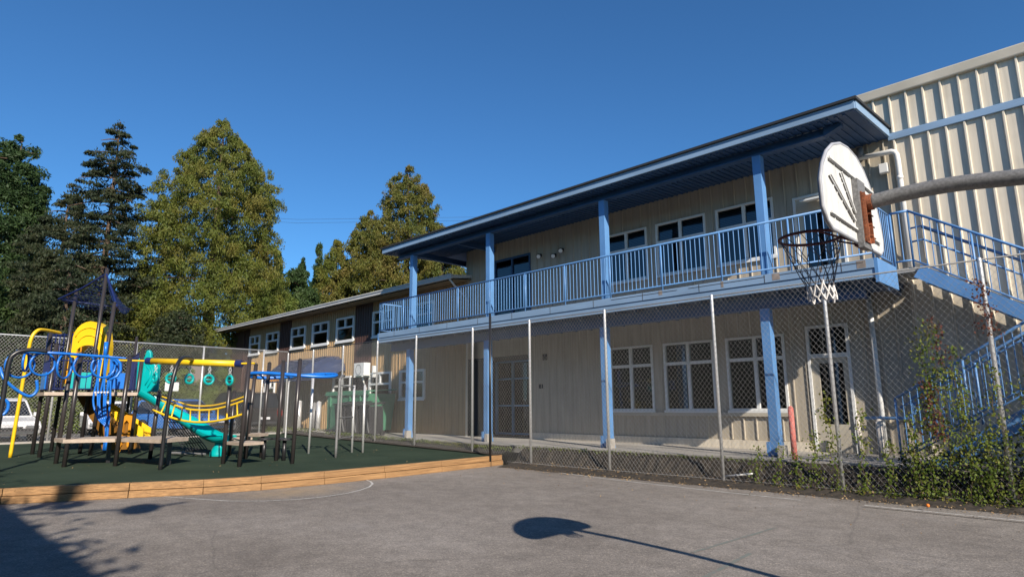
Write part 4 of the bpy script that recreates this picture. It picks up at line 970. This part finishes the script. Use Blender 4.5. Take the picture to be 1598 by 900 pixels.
# ------------------------------------------------------------------ cars
def car(name, loc, rot, paint, L, Wd, H, lab, kind='suv', front=True):
    t = thing(name, (0, 0, 0), lab, 'car')
    hood = .34 if kind != 'van' else .18
    zs = .28; bl = H*.55
    side = [(-L/2, zs+.15), (-L/2+.05, bl), (-L/2+.10, bl+.02), (L/2-L*hood*.82, bl+.03), (L/2-.25, bl-.12), (L/2-.03, bl-.28), (L/2, zs+.2), (L/2-.12, zs), (-L/2+.1, zs)]
    MB().prism([(x, -Wd/2, z) for x, z in side], (0, Wd, 0)).build('body', paint, t, bevel=.07)
    cab = [(-L/2+.12, bl), (-L/2+.38, H-.06), (-L/2+.7, H), (L/2-L*hood-.55, H), (L/2-L*hood-.35, H-.05), (L/2-L*hood*.78, bl+.01)]
    def ring(y0, y1, ins=0):
        b = []
        for x, z in cab:
            k = (z-bl)/(H-bl); b.append((x, y0*(1-.16*max(0, k)), z))
        return b
    m_ = MB(); A_ = ring(-Wd/2+.03, 0); B_ = ring(Wd/2-.03, 0); n = len(cab); b0 = len(m_.v)
    m_.v += A_+B_
    m_.f += [tuple(range(n))[::-1], tuple(range(n, 2*n))]+[(i, (i+1) % n, n+(i+1) % n, n+i) for i in range(n)]
    cabo = m_.build('cabin', paint, t, bevel=.05)
    # glass: windscreen, rear, sides
    def gq(pts, nm='window'): MB().face(pts).build(nm, CARGL, cabo)
    e = .012
    x1, z1 = cab[4]; x2, z2 = cab[5]; y1 = (Wd/2-.03)*(1-.16*(z1-bl)/(H-bl))-.08; y2 = Wd/2-.12
    gq([(x1+e+.02, -y1, z1-.03), (x1+e+.02, y1, z1-.03), (x2+e-.05, y2, z2+.06), (x2+e-.05, -y2, z2+.06)], 'windscreen')
    x1, z1 = cab[1]; x2, z2 = cab[0]
    gq([(x1-e-.02, -y1, z1-.03), (x1-e-.02, y1, z1-.03), (x2-e+.04, y2, z2+.10), (x2-e+.04, -y2, z2+.10)], 'rear_window')
    for s in (-1, 1):
        yy = lambda z: s*((Wd/2-.03)*(1-.16*(z-bl)/(H-bl))+.006)
        za, zb_ = bl+.07, H-.10; xa0, xa1 = -L/2+.35, -L/2+.55; xb0 = L/2-L*hood*.9-.12; xb1 = L/2-L*hood-.45; xm = (xa0+xb0)/2
        gq([(xa0, yy(za), za), (xm-.04, yy(za), za), (xm-.04, yy(zb_), zb_), (xa1, yy(zb_), zb_)])
        gq([(xm+.04, yy(za), za), (xb0, yy(za), za), (xb1, yy(zb_), zb_), (xm+.04, yy(zb_), zb_)])
        MB().box(xb0-.05, xb0+.10, min(s*Wd/2, s*(Wd/2+.2)), max(s*Wd/2, s*(Wd/2+.2)), bl+.02, bl+.18).build('wing_mirror', paint, t, bevel=.03)
        for xw in (-L/2+.85, L/2-.9):
            wh = MB().tube([(xw, s*(Wd/2-.18), .33), (xw, s*(Wd/2+.02), .33)], .33, 20).build('wheel', RUBT, t, smooth=False)
            MB().tube([(xw, s*(Wd/2+.021), .33), (xw, s*(Wd/2+.03), .33)], [.2, .18], 14).build('rim', CHROME, wh)
        MB().box(L/2-.14, L/2+.006, s*Wd*.36-.2, s*Wd*.36+.2, bl-.40, bl-.26).build('headlight', CHROME, t, bevel=.02)
        MB().box(-L/2-.012, -L/2+.08, s*Wd*.40-.12, s*Wd*.40+.12, bl-.28, bl+.0).build('tail_light', REDL, t, bevel=.02)
    MB().box(L/2-.05, L/2+.012, -.42, .42, bl-.40, bl-.30).box(L/2-.1, L/2+.012, -.75, .75, zs+.10, zs+.20).build('grille', BLKB, t)
    MB().box(L/2-.02, L/2+.03, -.26, .26, zs+.23, zs+.34).build('number_plate', PLATE, t)
    MB().box(-L/2-.03, -L/2+.02, -.26, .26, bl-.42, bl-.31).build('number_plate', PLATE, t)
    MB().box(-L/2-.02, -L/2+.05, -.8, .8, zs+.10, zs+.22).build('rear_bumper', BLKB, t)
    t.location = loc; t.rotation_euler = (0, 0, rot)
def paint(n, c): return M(n, c, .22, var=.03, bump=0, spec=.6)
car('parked_car', (-29.6, 3.05, .46), 0.05, paint('white_car_paint', (.72, .72, .72)), 4.6, 1.9, 1.52, 'white parked car facing the fence at the left edge of the photo', 'suv')
car('parked_car', (-33.5, 7.4, .46), -.10, paint('off_white_car_paint', (.66, .66, .67)), 4.4, 1.8, 1.45, 'white parked car seen between the posts of the play tower', 'sedan')
car('parked_car', (-29.4, 9.3, .46), .55, paint('blue_car_paint', (.03, .14, .42)), 4.1, 1.75, 1.50, 'bright blue parked car behind the teal slide and yellow ladder', 'suv')
car('parked_car', (-30.8, 12.2, .46), math.pi+.12, paint('black_car_paint', (.015, .013, .015)), 4.7, 1.9, 1.82, 'dark parked car with red tail lights behind the brown climbing posts', 'suv')
sg = thing('parking_sign', (-27, 8.05, .5), 'small blank white sign on a post just beyond the left fence', 'sign')
MB().box(-27.0, -26.98, 7.8, 8.3, 2.24, 2.58).build('sign_panel', WHITE, sg)
MB().tube([(-27.03, 8.05, .46), (-27.03, 8.05, 2.6)], .025, 8).build('sign_post', ALU, sg, smooth=True)

# ------------------------------------------------------------------ vegetation
def crown(rs, base, H, z0, rf, nbr, per, leaf, droop, clump, hang=.6, flat=.5):
    hang_ = max(0, min(1, hang)); base = np.array(base, float); out = []
    hs = []
    while len(hs) < nbr:
        h = rs.uniform(z0, H); 
        if rs.rand() < (rf((h-z0)/(H-z0))+.25)/(rf(.15)+.6): hs.append(h)
    C = []
    for h in hs:
        t = (h-z0)/(H-z0); a = rs.uniform(0, 2*np.pi); lob = math.sin(3*a+h*1.1)*math.sin(h*1.9+2*a)+.6*math.sin(7*a-h*2.3)*math.sin(h*3.7+a)
        if hang_ < .9: lob = 0
        if lob < -.35 and rs.rand() < .6: continue
        r = rf(t)*rs.uniform(.62, 1.04)*(1+.13*lob)
        tip = base+np.array([math.cos(a)*r, math.sin(a)*r, h-droop*r])
        cr = clump*(.55+.6*(1-t))*rs.uniform(.7, 1.25)
        k = int(per*rs.uniform(.6, 1.3))
        q = rs.normal(size=(k, 3)); q /= np.linalg.norm(q, axis=1)[:, None]; q *= (rs.rand(k, 1)**.45)*cr
        q[:, 2] *= flat; q[:, 2] -= .35*np.hypot(q[:, 0], q[:, 1])*hang_
        C.append(tip+q)
        # a few along the limb
        k2 = int(per*.25); tt = rs.rand(k2, 1)*.6+.35
        ctr = base+np.array([0, 0, h]); C.append(ctr+(tip-ctr)*tt+rs.normal(size=(k2, 3))*cr*.35)
    C = np.concatenate(C); N = len(C)
    A = rs.normal(size=(N, 3)); A[:, 2] -= hang*1.6; A /= np.linalg.norm(A, axis=1)[:, None]
    R_ = rs.normal(size=(N, 3)); B = np.cross(A, R_); B /= np.linalg.norm(B, axis=1)[:, None]
    s = rs.uniform(.6, 1.35, size=(N, 1))*leaf
    return C, A*s, B*s*.42
def tree(name, base, H, z0, rf, mat, lab, seed, nbr=420, per=110, leaf=.17, droop=.12, clump=.9, hang=.6, flat=.6, tr=.3, limbs=26, group=None):
    t = thing(name, base, lab, 'tree', group); rs = np.random.RandomState(seed)
    b = V(base)
    m_ = MB().tube([b-V((0,0,.3)), b+V((0,0,H*.35)), b+V((.1,0,H*.7)), b+V((0,0,H*.97))], [tr*1.2, tr*.8, tr*.4, .04], 9)
    for i in range(limbs):
        h = z0+(H-z0)*(i+.5)/limbs; a = i*2.4; r = rf((h-z0)/(H-z0))*.85
        m_.tube([b+V((0,0,h)), b+V((math.cos(a)*r*.5, math.sin(a)*r*.5, h-droop*r*.2)), b+V((math.cos(a)*r, math.sin(a)*r, h-droop*r))], [tr*.22, tr*.14, .02], 5)
    m_.build('trunk', TRUNK, t)
    C, A, B = crown(rs, base, H, z0, rf, nbr, per, leaf, droop, clump, hang, flat)
    quads('crown', mat, t, C, A, B)
    return t
def bell(R, p=.62, low=.8):   # cedar profile: wide low, rounded top
    return lambda t: R*((1-t)**p)*(low+(1-low)*min(1, t/.18))
Z0 = .46
def prof_(*kv):
    ts_ = [k for k, v in kv]; vs_ = [v for k, v in kv]
    return lambda t: float(np.interp(t, ts_, vs_))
tree('cedar_tree', (-44.3, 15.1, Z0), 21.4, 1.6, prof_((0,3.9),(.2,4.5),(.48,4.4),(.62,4.2),(.74,3.8),(.84,2.9),(.91,1.8),(.97,.7),(1,.1)), FCED, 'tallest broad olive green cedar standing left of the wing roof', 11, nbr=2600, per=95, leaf=.092, clump=.52, hang=1.0, flat=.9, droop=.10, tr=.45)
tree('cedar_tree', (-39.8, 28.0, Z0), 20.1, 4, prof_((0,4.6),(.4,4.4),(.55,3.6),(.7,2.7),(.85,2.0),(.93,1.3),(1,.15)), FCED2, 'yellow brown cedar rising behind the roof of the tan wing', 12, nbr=1500, per=95, leaf=.10, clump=.52, hang=1.0, flat=.9, tr=.4, droop=.1)
tree('cedar_tree', (-43.4, 26.8, Z0), 16.9, 4, prof_((0,4.0),(.4,3.8),(.6,2.8),(.8,1.9),(.92,1.0),(1,.1)), FCED2, 'shorter cedar shoulder just left of the yellow brown cedar', 13, nbr=1000, per=90, leaf=.10, clump=.52, hang=1.0, flat=.9)
tree('cedar_tree', (-46.4, 25.6, Z0), 14.9, 4, prof_((0,3.0),(.5,2.2),(.8,1.2),(1,.1)), FCED, 'lowest step of the cedars left of the yellow brown one', 24, nbr=600, per=85, leaf=.10, clump=.5, hang=1.0, flat=.9)
tree('cedar_tree', (-36.6, 29.0, Z0), 14.6, 4, bell(4.2, .6), FCED2, 'low cedar crown right against the left end of the blue canopy', 23, nbr=800, per=90, leaf=.10, clump=.55, hang=1.0, flat=.9)
tree('cedar_tree', (-46.5, 22.4, Z0), 11.8, 1, bell(3.8, .5), FDEC, 'dark leafy tree filling the gap between the two tall cedars', 14, nbr=420, per=130, leaf=.14, clump=.9)
tree('spruce_tree', (-50.5, 12.6, Z0), 11.5, 1, lambda t: 4.4*(1-t)**.5, FSPR, 'dark spruce mass glimpsed between the ragged spruce and the tallest cedar', 31, nbr=420, per=110, leaf=.11, clump=.8, droop=.25, flat=.35, hang=1)
tree('broadleaf_tree', (-45.0, 20.0, Z0), 9.6, 1, lambda t: 3.4*(1-t)**.4, FHED, 'light green broadleaf crown low between the cedars above the wing roof', 32, nbr=300, per=110, leaf=.12, clump=.7, hang=0, flat=.9)
tree('poplar_tree', (-49.5, 22.0, Z0), 14.0, 4, lambda t: .75*(1-t)**.7+.1, FDEC, 'thin upright dark shoots between the two cedars, left one', 15, nbr=330, per=45, leaf=.12, clump=.34, hang=-1, flat=1.6)
tree('poplar_tree', (-48.5, 23.6, Z0), 13.2, 4, lambda t: .75*(1-t)**.7+.1, FDEC, 'thin upright dark shoots in the middle of the gap between cedars', 25, nbr=330, per=45, leaf=.12, clump=.34, hang=-1, flat=1.6)
tree('poplar_tree', (-48.3, 25.0, Z0), 14.6, 4, lambda t: .7*(1-t)**.7+.1, FDEC, 'thin upright dark shoots close beside the yellow brown cedar', 16, nbr=330, per=45, leaf=.12, clump=.34, hang=-1, flat=1.6)
def spr(t): return float(np.interp(t, (0,.3,.5,.68,.8,.9,.96,1), (5.4,4.9,4.1,2.9,2.3,1.9,.7,.1)))*(.72+.28*math.sin(t*75))
tree('spruce_tree', (-46.6, 9.2, Z0), 20.2, 1.5, spr, FSPR, 'dark ragged spruce with drooping bare tipped branches beside the tall cedar', 17, nbr=560, per=110, leaf=.105, clump=.62, droop=.22, flat=.22, hang=.89, tr=.3, limbs=90)
tree('spruce_tree', (-50.0, 7.4, Z0), 15.6, 1.0, lambda t: 5.2*(1-t)**.6, FSPR, 'shorter dark spruce filling the space behind the play tower', 18, nbr=520, per=130, leaf=.11, clump=.85, droop=.25, flat=.3, hang=.89)
tree('spruce_tree', (-41.5, 6.6, Z0), 9.5, .8, lambda t: 3.8*(1-t)**.5, FSPR, 'low dark spruce crown directly behind the left fence', 19, nbr=330, per=130, leaf=.10, clump=.75, droop=.25, flat=.3, hang=.89)
tree('broadleaf_tree', (-54.3, 4.9, Z0), 20.2, 1.5, prof_((0,3.6),(.4,2.9),(.6,2.2),(.8,1.7),(.92,1.4),(.97,.9),(1,.2)), FDEC, 'dark green broadleaf tree at the left edge of the photo', 20, nbr=620, per=150, leaf=.13, clump=.75, hang=-.2, flat=.9)
tree('broadleaf_tree', (-45.5, 2.0, Z0), 10.5, .8, lambda t: 4.2*(1-t)**.45, FDEC, 'low dark green tree in the far left corner behind the white car', 21, nbr=400, per=130, leaf=.12, clump=.9, hang=-.2, flat=.9)
tree('spruce_tree', (-40.8, 12.2, Z0), 6.8, .9, lambda t: 3.0*(1-t)**.45, FSPR, 'small dark tree under the tallest cedar behind the blue car', 22, nbr=200, per=110, leaf=.11, clump=.7, hang=0, flat=.8)
for i, (x, y, r, h, lab) in enumerate([(-36.5, 3.6, 1.6, 2.6, 'bright shrub behind the white car at the left edge'), (-36.2, 6.0, 1.5, 2.9, 'sunlit shrub seen under the blue loop rail'), (-36.0, 8.6, 1.6, 2.8, 'yellow green shrub behind the blue car'), (-36.6, 11.3, 1.7, 3.2, 'yellow green shrub left of the grey tree stump'), (-39.5, 14.3, 1.6, 3.4, 'bright shrub behind the dark car near the wing corner'), (-37.0, 1.2, 1.6, 3.0, 'shrub furthest left beyond the white car')]):
    t = thing('shrub', (x, y, Z0), lab, 'shrub', 'shrubs along the far side of the parking lot'); rs = np.random.RandomState(50+i)
    MB().tube([(x, y, .4), (x, y, h*.7)], [.06, .02], 6).build('stem', TRUNK, t)
    C, A, B = crown(rs, (x, y, Z0), h, .25, lambda t_: r*(1-t_)**.4, 90, 70, .085, .0, .5, 0, .9)
    quads('foliage', FHED, t, C, A, B)
ts = thing('tree_stump', (-38.2, 12.6, Z0), 'tall grey brown bare trunk behind the fence', 'tree trunk')
MB().tube([(-38.2, 12.6, .4), (-38.2, 12.55, 2), (-38.1, 12.6, 3.9)], [.55, .45, .42], 10).build('trunk', M('grey_bark', (.16, .13, .11), .9, var=.3, bump=1, bscale=15), ts, smooth=True)
# power line
pw = MB()
for dz in (0, .5):
    pw.tube([V((-95, 20, 27.5+dz)), V((-80, 38, 26.6+dz)), V((-62, 58, 27.2+dz))], .018, 4)
tag(pw.build('power_line', BLACKP), 'thin power wires crossing the sky gap between the cedars', 'power line')

# vines on the fence
def vine(x, z1, n, mat, lab, seed, sp=.10, y=12.2, lean=0.0, z0=.05):
    rs = np.random.RandomState(seed); t = thing('vine', (x, y, z0), lab, 'vine', 'creeper strands on the chain link fence')
    N = 12; pth = [V((x+lean*i/N+.05*math.sin(i*1.3+seed), y+.02*math.cos(i*2.1), z0+(z1-z0)*i/N)) for i in range(N+1)]
    MB().tube(pth, .006, 4).build('stem', TRUNK, t)
    k = rs.randint(0, N, n); f = rs.rand(n)
    P_ = np.array([list(p) for p in pth]); C = P_[k]*(1-f[:, None])+P_[np.minimum(k+1, N)]*f[:, None]
    w_ = sp*(.35+.9*rs.rand(n)*(1-.5*k/N)); C[:, 0] += rs.normal(size=n)*w_; C[:, 1] += rs.normal(size=n)*.05-.03; C[:, 2] += rs.normal(size=n)*.05
    A = rs.normal(size=(n, 3))*.5; A[:, 2] -= 1; A /= np.linalg.norm(A, axis=1)[:, None]
    B = np.cross(A, rs.normal(size=(n, 3))*.5+np.array([0.3, -1, .2])); B /= np.linalg.norm(B, axis=1)[:, None]
    s = rs.uniform(.012, .030, size=(n, 1)); quads('foliage', mat, t, C, A*s, B*s*.95)
VS = [(-5.55, .78, 110, FVIN, 'short green vine tuft below the pink bollard'), (-5.15, .80, 90, FVIN, 'thin green vine strand just right of the pink bollard'),
 (-4.75, .7, 120, FVIN, 'low spreading vine left of the leaning fence post'), (-4.45, 1.05, 170, FVIN, 'yellow green vine strand left of the post with the tied vine'),
 (-4.08, 1.75, 230, FVIN, 'vine wrapped round the fence post under the hoop net'), (-3.65, 1.50, 220, FVIN, 'narrow vine strand in front of the white bollards'),
 (-3.25, .95, 160, FVIN, 'short bushy vine by the foot of the stairs'), (-2.95, 1.35, 150, FVIN, 'half height vine over the lower stair rail end'),
 (-2.62, 2.55, 420, FVIN, 'tall green vine covering the lower stair rail'), (-2.38, 2.90, 420, FVIN, 'tallest green and yellow vine up the fence by the stairs'),
 (-2.12, 2.5, 300, FVIN, 'vine between the two tallest strands and the last post'), (-1.85, 1.2, 260, FVIN, 'low dense vine left of the rightmost fence post'),
 (-1.60, 2.2, 190, FVIN, 'vine climbing the rightmost fence post in the photo'), (-1.25, 1.9, 420, FVIN, 'dense vine at the right edge of the photo'),
 (-1.62, 3.55, 120, FVRED, 'red leaved vine hanging high beside the rightmost post'), (-2.25, 3.0, 60, FVRED, 'reddish sparse vine tips above the lower stair rail')]
VS += [(-2.0, 1.7, 260, FVIN, 'mid height vine thick with yellowing leaves left of the rightmost post'), (-1.38, 1.3, 240, FVIN, 'dense vine just right of the rightmost fence post'),
 (-2.75, 1.1, 160, FVIN, 'low vine at the left foot of the tall vine pair'), (-2.48, 1.9, 200, FVRED, 'reddish vine strand threaded between the two tallest green ones')]
for i, (x, z1, n, m_, lab) in enumerate(VS):
    vine(x, z1, int(n*(1.1 if x < -2.8 else 1.5)), m_, lab, 70+i, sp=.09 if n < 300 else .15, lean=RND.uniform(-.12, .12), z0=(.05 if m_ is FVIN else z1-.9))
rs = np.random.RandomState(5)
def scatter(name, mat, n, xr, yr, zf, s0, s1, lab, flatn=True, hz=.02):
    C = np.stack([rs.uniform(*xr, n), yr[0]+(yr[1]-yr[0])*rs.rand(n), np.zeros(n)], 1); C[:, 2] = [zf(c[0], c[1]) for c in C]; C[:, 2] += rs.rand(n)*hz
    A = rs.normal(size=(n, 3)); A[:, 2] *= (.35 if flatn else 1.0); A /= np.linalg.norm(A, axis=1)[:, None]
    B = np.cross(A, np.array([0, 0, 1.0])+rs.normal(size=(n, 3))*.4); B /= np.linalg.norm(B, axis=1)[:, None]
    s = rs.uniform(s0, s1, size=(n, 1)); o = quads(name, mat, None, C, A*s, B*s*.9); return tag(o, lab, name.replace('_', ' '), kind='stuff')
scatter('fallen_leaves', FDRY, 2600, (-12, 2), (11.45, 12.5), lambda x, y: .012 if y < 12.1 else .06+.2*(y-12.1), .008, .024, 'dry leaves littering the foot of the fence')
scatter('fallen_leaves', FDRY, 260, (-12, 1), (9.2, 11.5), lambda x, y: .006, .006, .016, 'few dry leaf bits blown onto the court edge')
scatter('ground_ivy', FVIN, 1500, (-4.2, 1.5), (12.0, 12.45), lambda x, y: .04, .010, .026, 'low ivy growing along the fence foot near the stairs', False, .10)
scatter('ground_ivy', FSPR, 3000, (-3.2, 1.8), (12.42, 12.92), lambda x, y: .2+.35*(rs.rand()**2)*max(0,min(1,(x+3.2)/1.2)), .018, .05, 'dark ivy mound added under the stairs to stand in for shade', False, .55)  # dark leaves added in place of the shade below the lower flight
scatter('weeds', FHED, 2600, (-23, -12.7), (12.5, 12.85), lambda x, y: gz(x)+.08, .012, .035, 'small weeds along the walkway edge behind the playground', False, .12)
scatter('weeds', FHED, 1000, (-12.6, -5.4), (12.6, 12.85), lambda x, y: .42, .010, .028, 'small weeds along the walkway edge above the soil bank', False, .09)
scatter('weeds', FHED, 1200, (-30, -24), (12.5, 13.2), lambda x, y: .5, .015, .04, 'weeds in the fence corner beside the steel bollards', False, .22)
scatter('fallen_leaves', FDRY, 240, (-24, -13), (0, 11.6), lambda x, y: gz(x)+.004, .008, .02, 'dry leaf bits scattered over the green rubber surface')
iv = thing('shade_ivy', (1.2, 12.3, 0), 'unseen thick ivy added on the fence beyond the right edge to shade the stairs', 'ivy')  # added out of view to throw shade over the stairs
C = np.stack([rs.uniform(-.75, 4.2, 9000), rs.uniform(12.05, 12.55, 9000), rs.uniform(.05, 3.75, 9000)], 1); C = C[C[:, 2] < 2.6+1.1*np.clip((C[:, 0]+.75)/1.2, 0, 1)+.25*np.sin(C[:, 0]*9)]
A = rs.normal(size=C.shape); A /= np.linalg.norm(A, axis=1)[:, None]; B = np.cross(A, rs.normal(size=C.shape)); B /= np.linalg.norm(B, axis=1)[:, None]
quads('foliage', FVIN, iv, C, A*.045, B*.04)
for k_s in range(7): MB().tube([(-.5+k_s*.6, 12.3, 0), (-.4+k_s*.62, 12.3, 1.8), (-.5+k_s*.6, 12.32, 3.4)], .012, 5).build('stem', TRUNK, iv)
sk = MB().tube([(-6.34, 12.35, .14), (-5.70, 12.38, .24)], .018, 8)
tag(sk.build('white_stick', PVC, smooth=True, org=(-6.0, 12.36, .2)), 'white plastic stick lying on the dark soil bank', 'stick')
cf = []
of = MB(); c = V((-2.56, 11.35, .075)); 
for i in range(7):
    t = math.pi*i/6; cf.append((c+V((0, 0, -.026*math.cos(t))), max(.003, .026*math.sin(t))))
of.tube([p for p, r in cf], [r for p, r in cf], 12)
tag(of.build('orange_fruit', LEAFO, smooth=True, org=(-2.56, 11.35, .035)), 'small orange fruit lying among leaves at the fence foot', 'fruit')

# ------------------------------------------------------------------ things behind the camera that cast the shade at lower left
hd = thing('tall_hedge', (-4, -4.2, 0), 'tall evergreen hedge behind the viewer shading the court', 'hedge')
rs = np.random.RandomState(9)
MB().box(-30, 12, -5.0, -3.4, 0, 7.5).build('hedge_core', FSPR, hd)
n = 26000
C = np.stack([rs.uniform(-30, 12, n), rs.uniform(-5.2, -2.95, n), rs.uniform(0.2, 7.75, n)], 1)
C[:, 2] += .18*np.sin(C[:, 0]*2.1)+.1*np.sin(C[:, 0]*5.3)
A = rs.normal(size=(n, 3)); A /= np.linalg.norm(A, axis=1)[:, None]; B = np.cross(A, rs.normal(size=(n, 3))); B /= np.linalg.norm(B, axis=1)[:, None]
s = rs.uniform(.07, .16, size=(n, 1)); quads('hedge_foliage', FSPR, hd, C, A*s, B*s*.6)
k_ = SUN/SUN.z
for (gx, gy, zz, L_) in ((-13.7, 2.35, 8.1, .5), (-13.3, 2.65, 8.2, .4), (-14.3, 2.9, 8.6, .6)):
    c_ = Vector((gx, gy, 0))+k_*zz; nn_ = 260
    q = np.stack([rs.normal(size=nn_)*.10, rs.normal(size=nn_)*.10, -rs.rand(nn_)*L_*1.2], 1); q[:, 0] += q[:, 2]*.4; C = np.array(list(c_))+q
    A = rs.normal(size=(nn_, 3)); A /= np.linalg.norm(A, axis=1)[:, None]; B = np.cross(A, rs.normal(size=(nn_, 3))); B /= np.linalg.norm(B, axis=1)[:, None]
    quads('hedge_shoot', FSPR, hd, C, A*.07, B*.045)
def up_from(gx, gy, z): return V((gx, gy, 0))+k_*z
lm = thing('shadow_mast', tuple(up_from(-12.54, 1.7, 9.0)*1.0)[:2]+(0,), 'unseen mast with arm and disc added behind the viewer to cast a hoop shadow', 'shadow mast')  # stand-in for another hoop out of view, added only for its shadow
p0 = up_from(-12.54, 1.7, 9.0); p1 = up_from(-11.95, 3.95, 9.0); pc = up_from(-11.72, 3.2, 9.0)
MB().tube([(p0.x, p0.y, 0), (p0.x, p0.y, 9.0)], .09, 10).build('mast', POLEG, lm)
MB().tube([p0, pc, p1], .05, 8).build('arm', POLEG, lm)
dsk = k_.normalized(); MB().tube([pc-dsk*.1, pc+dsk*.1], .30, 16).build('round_head', POLEG, lm)
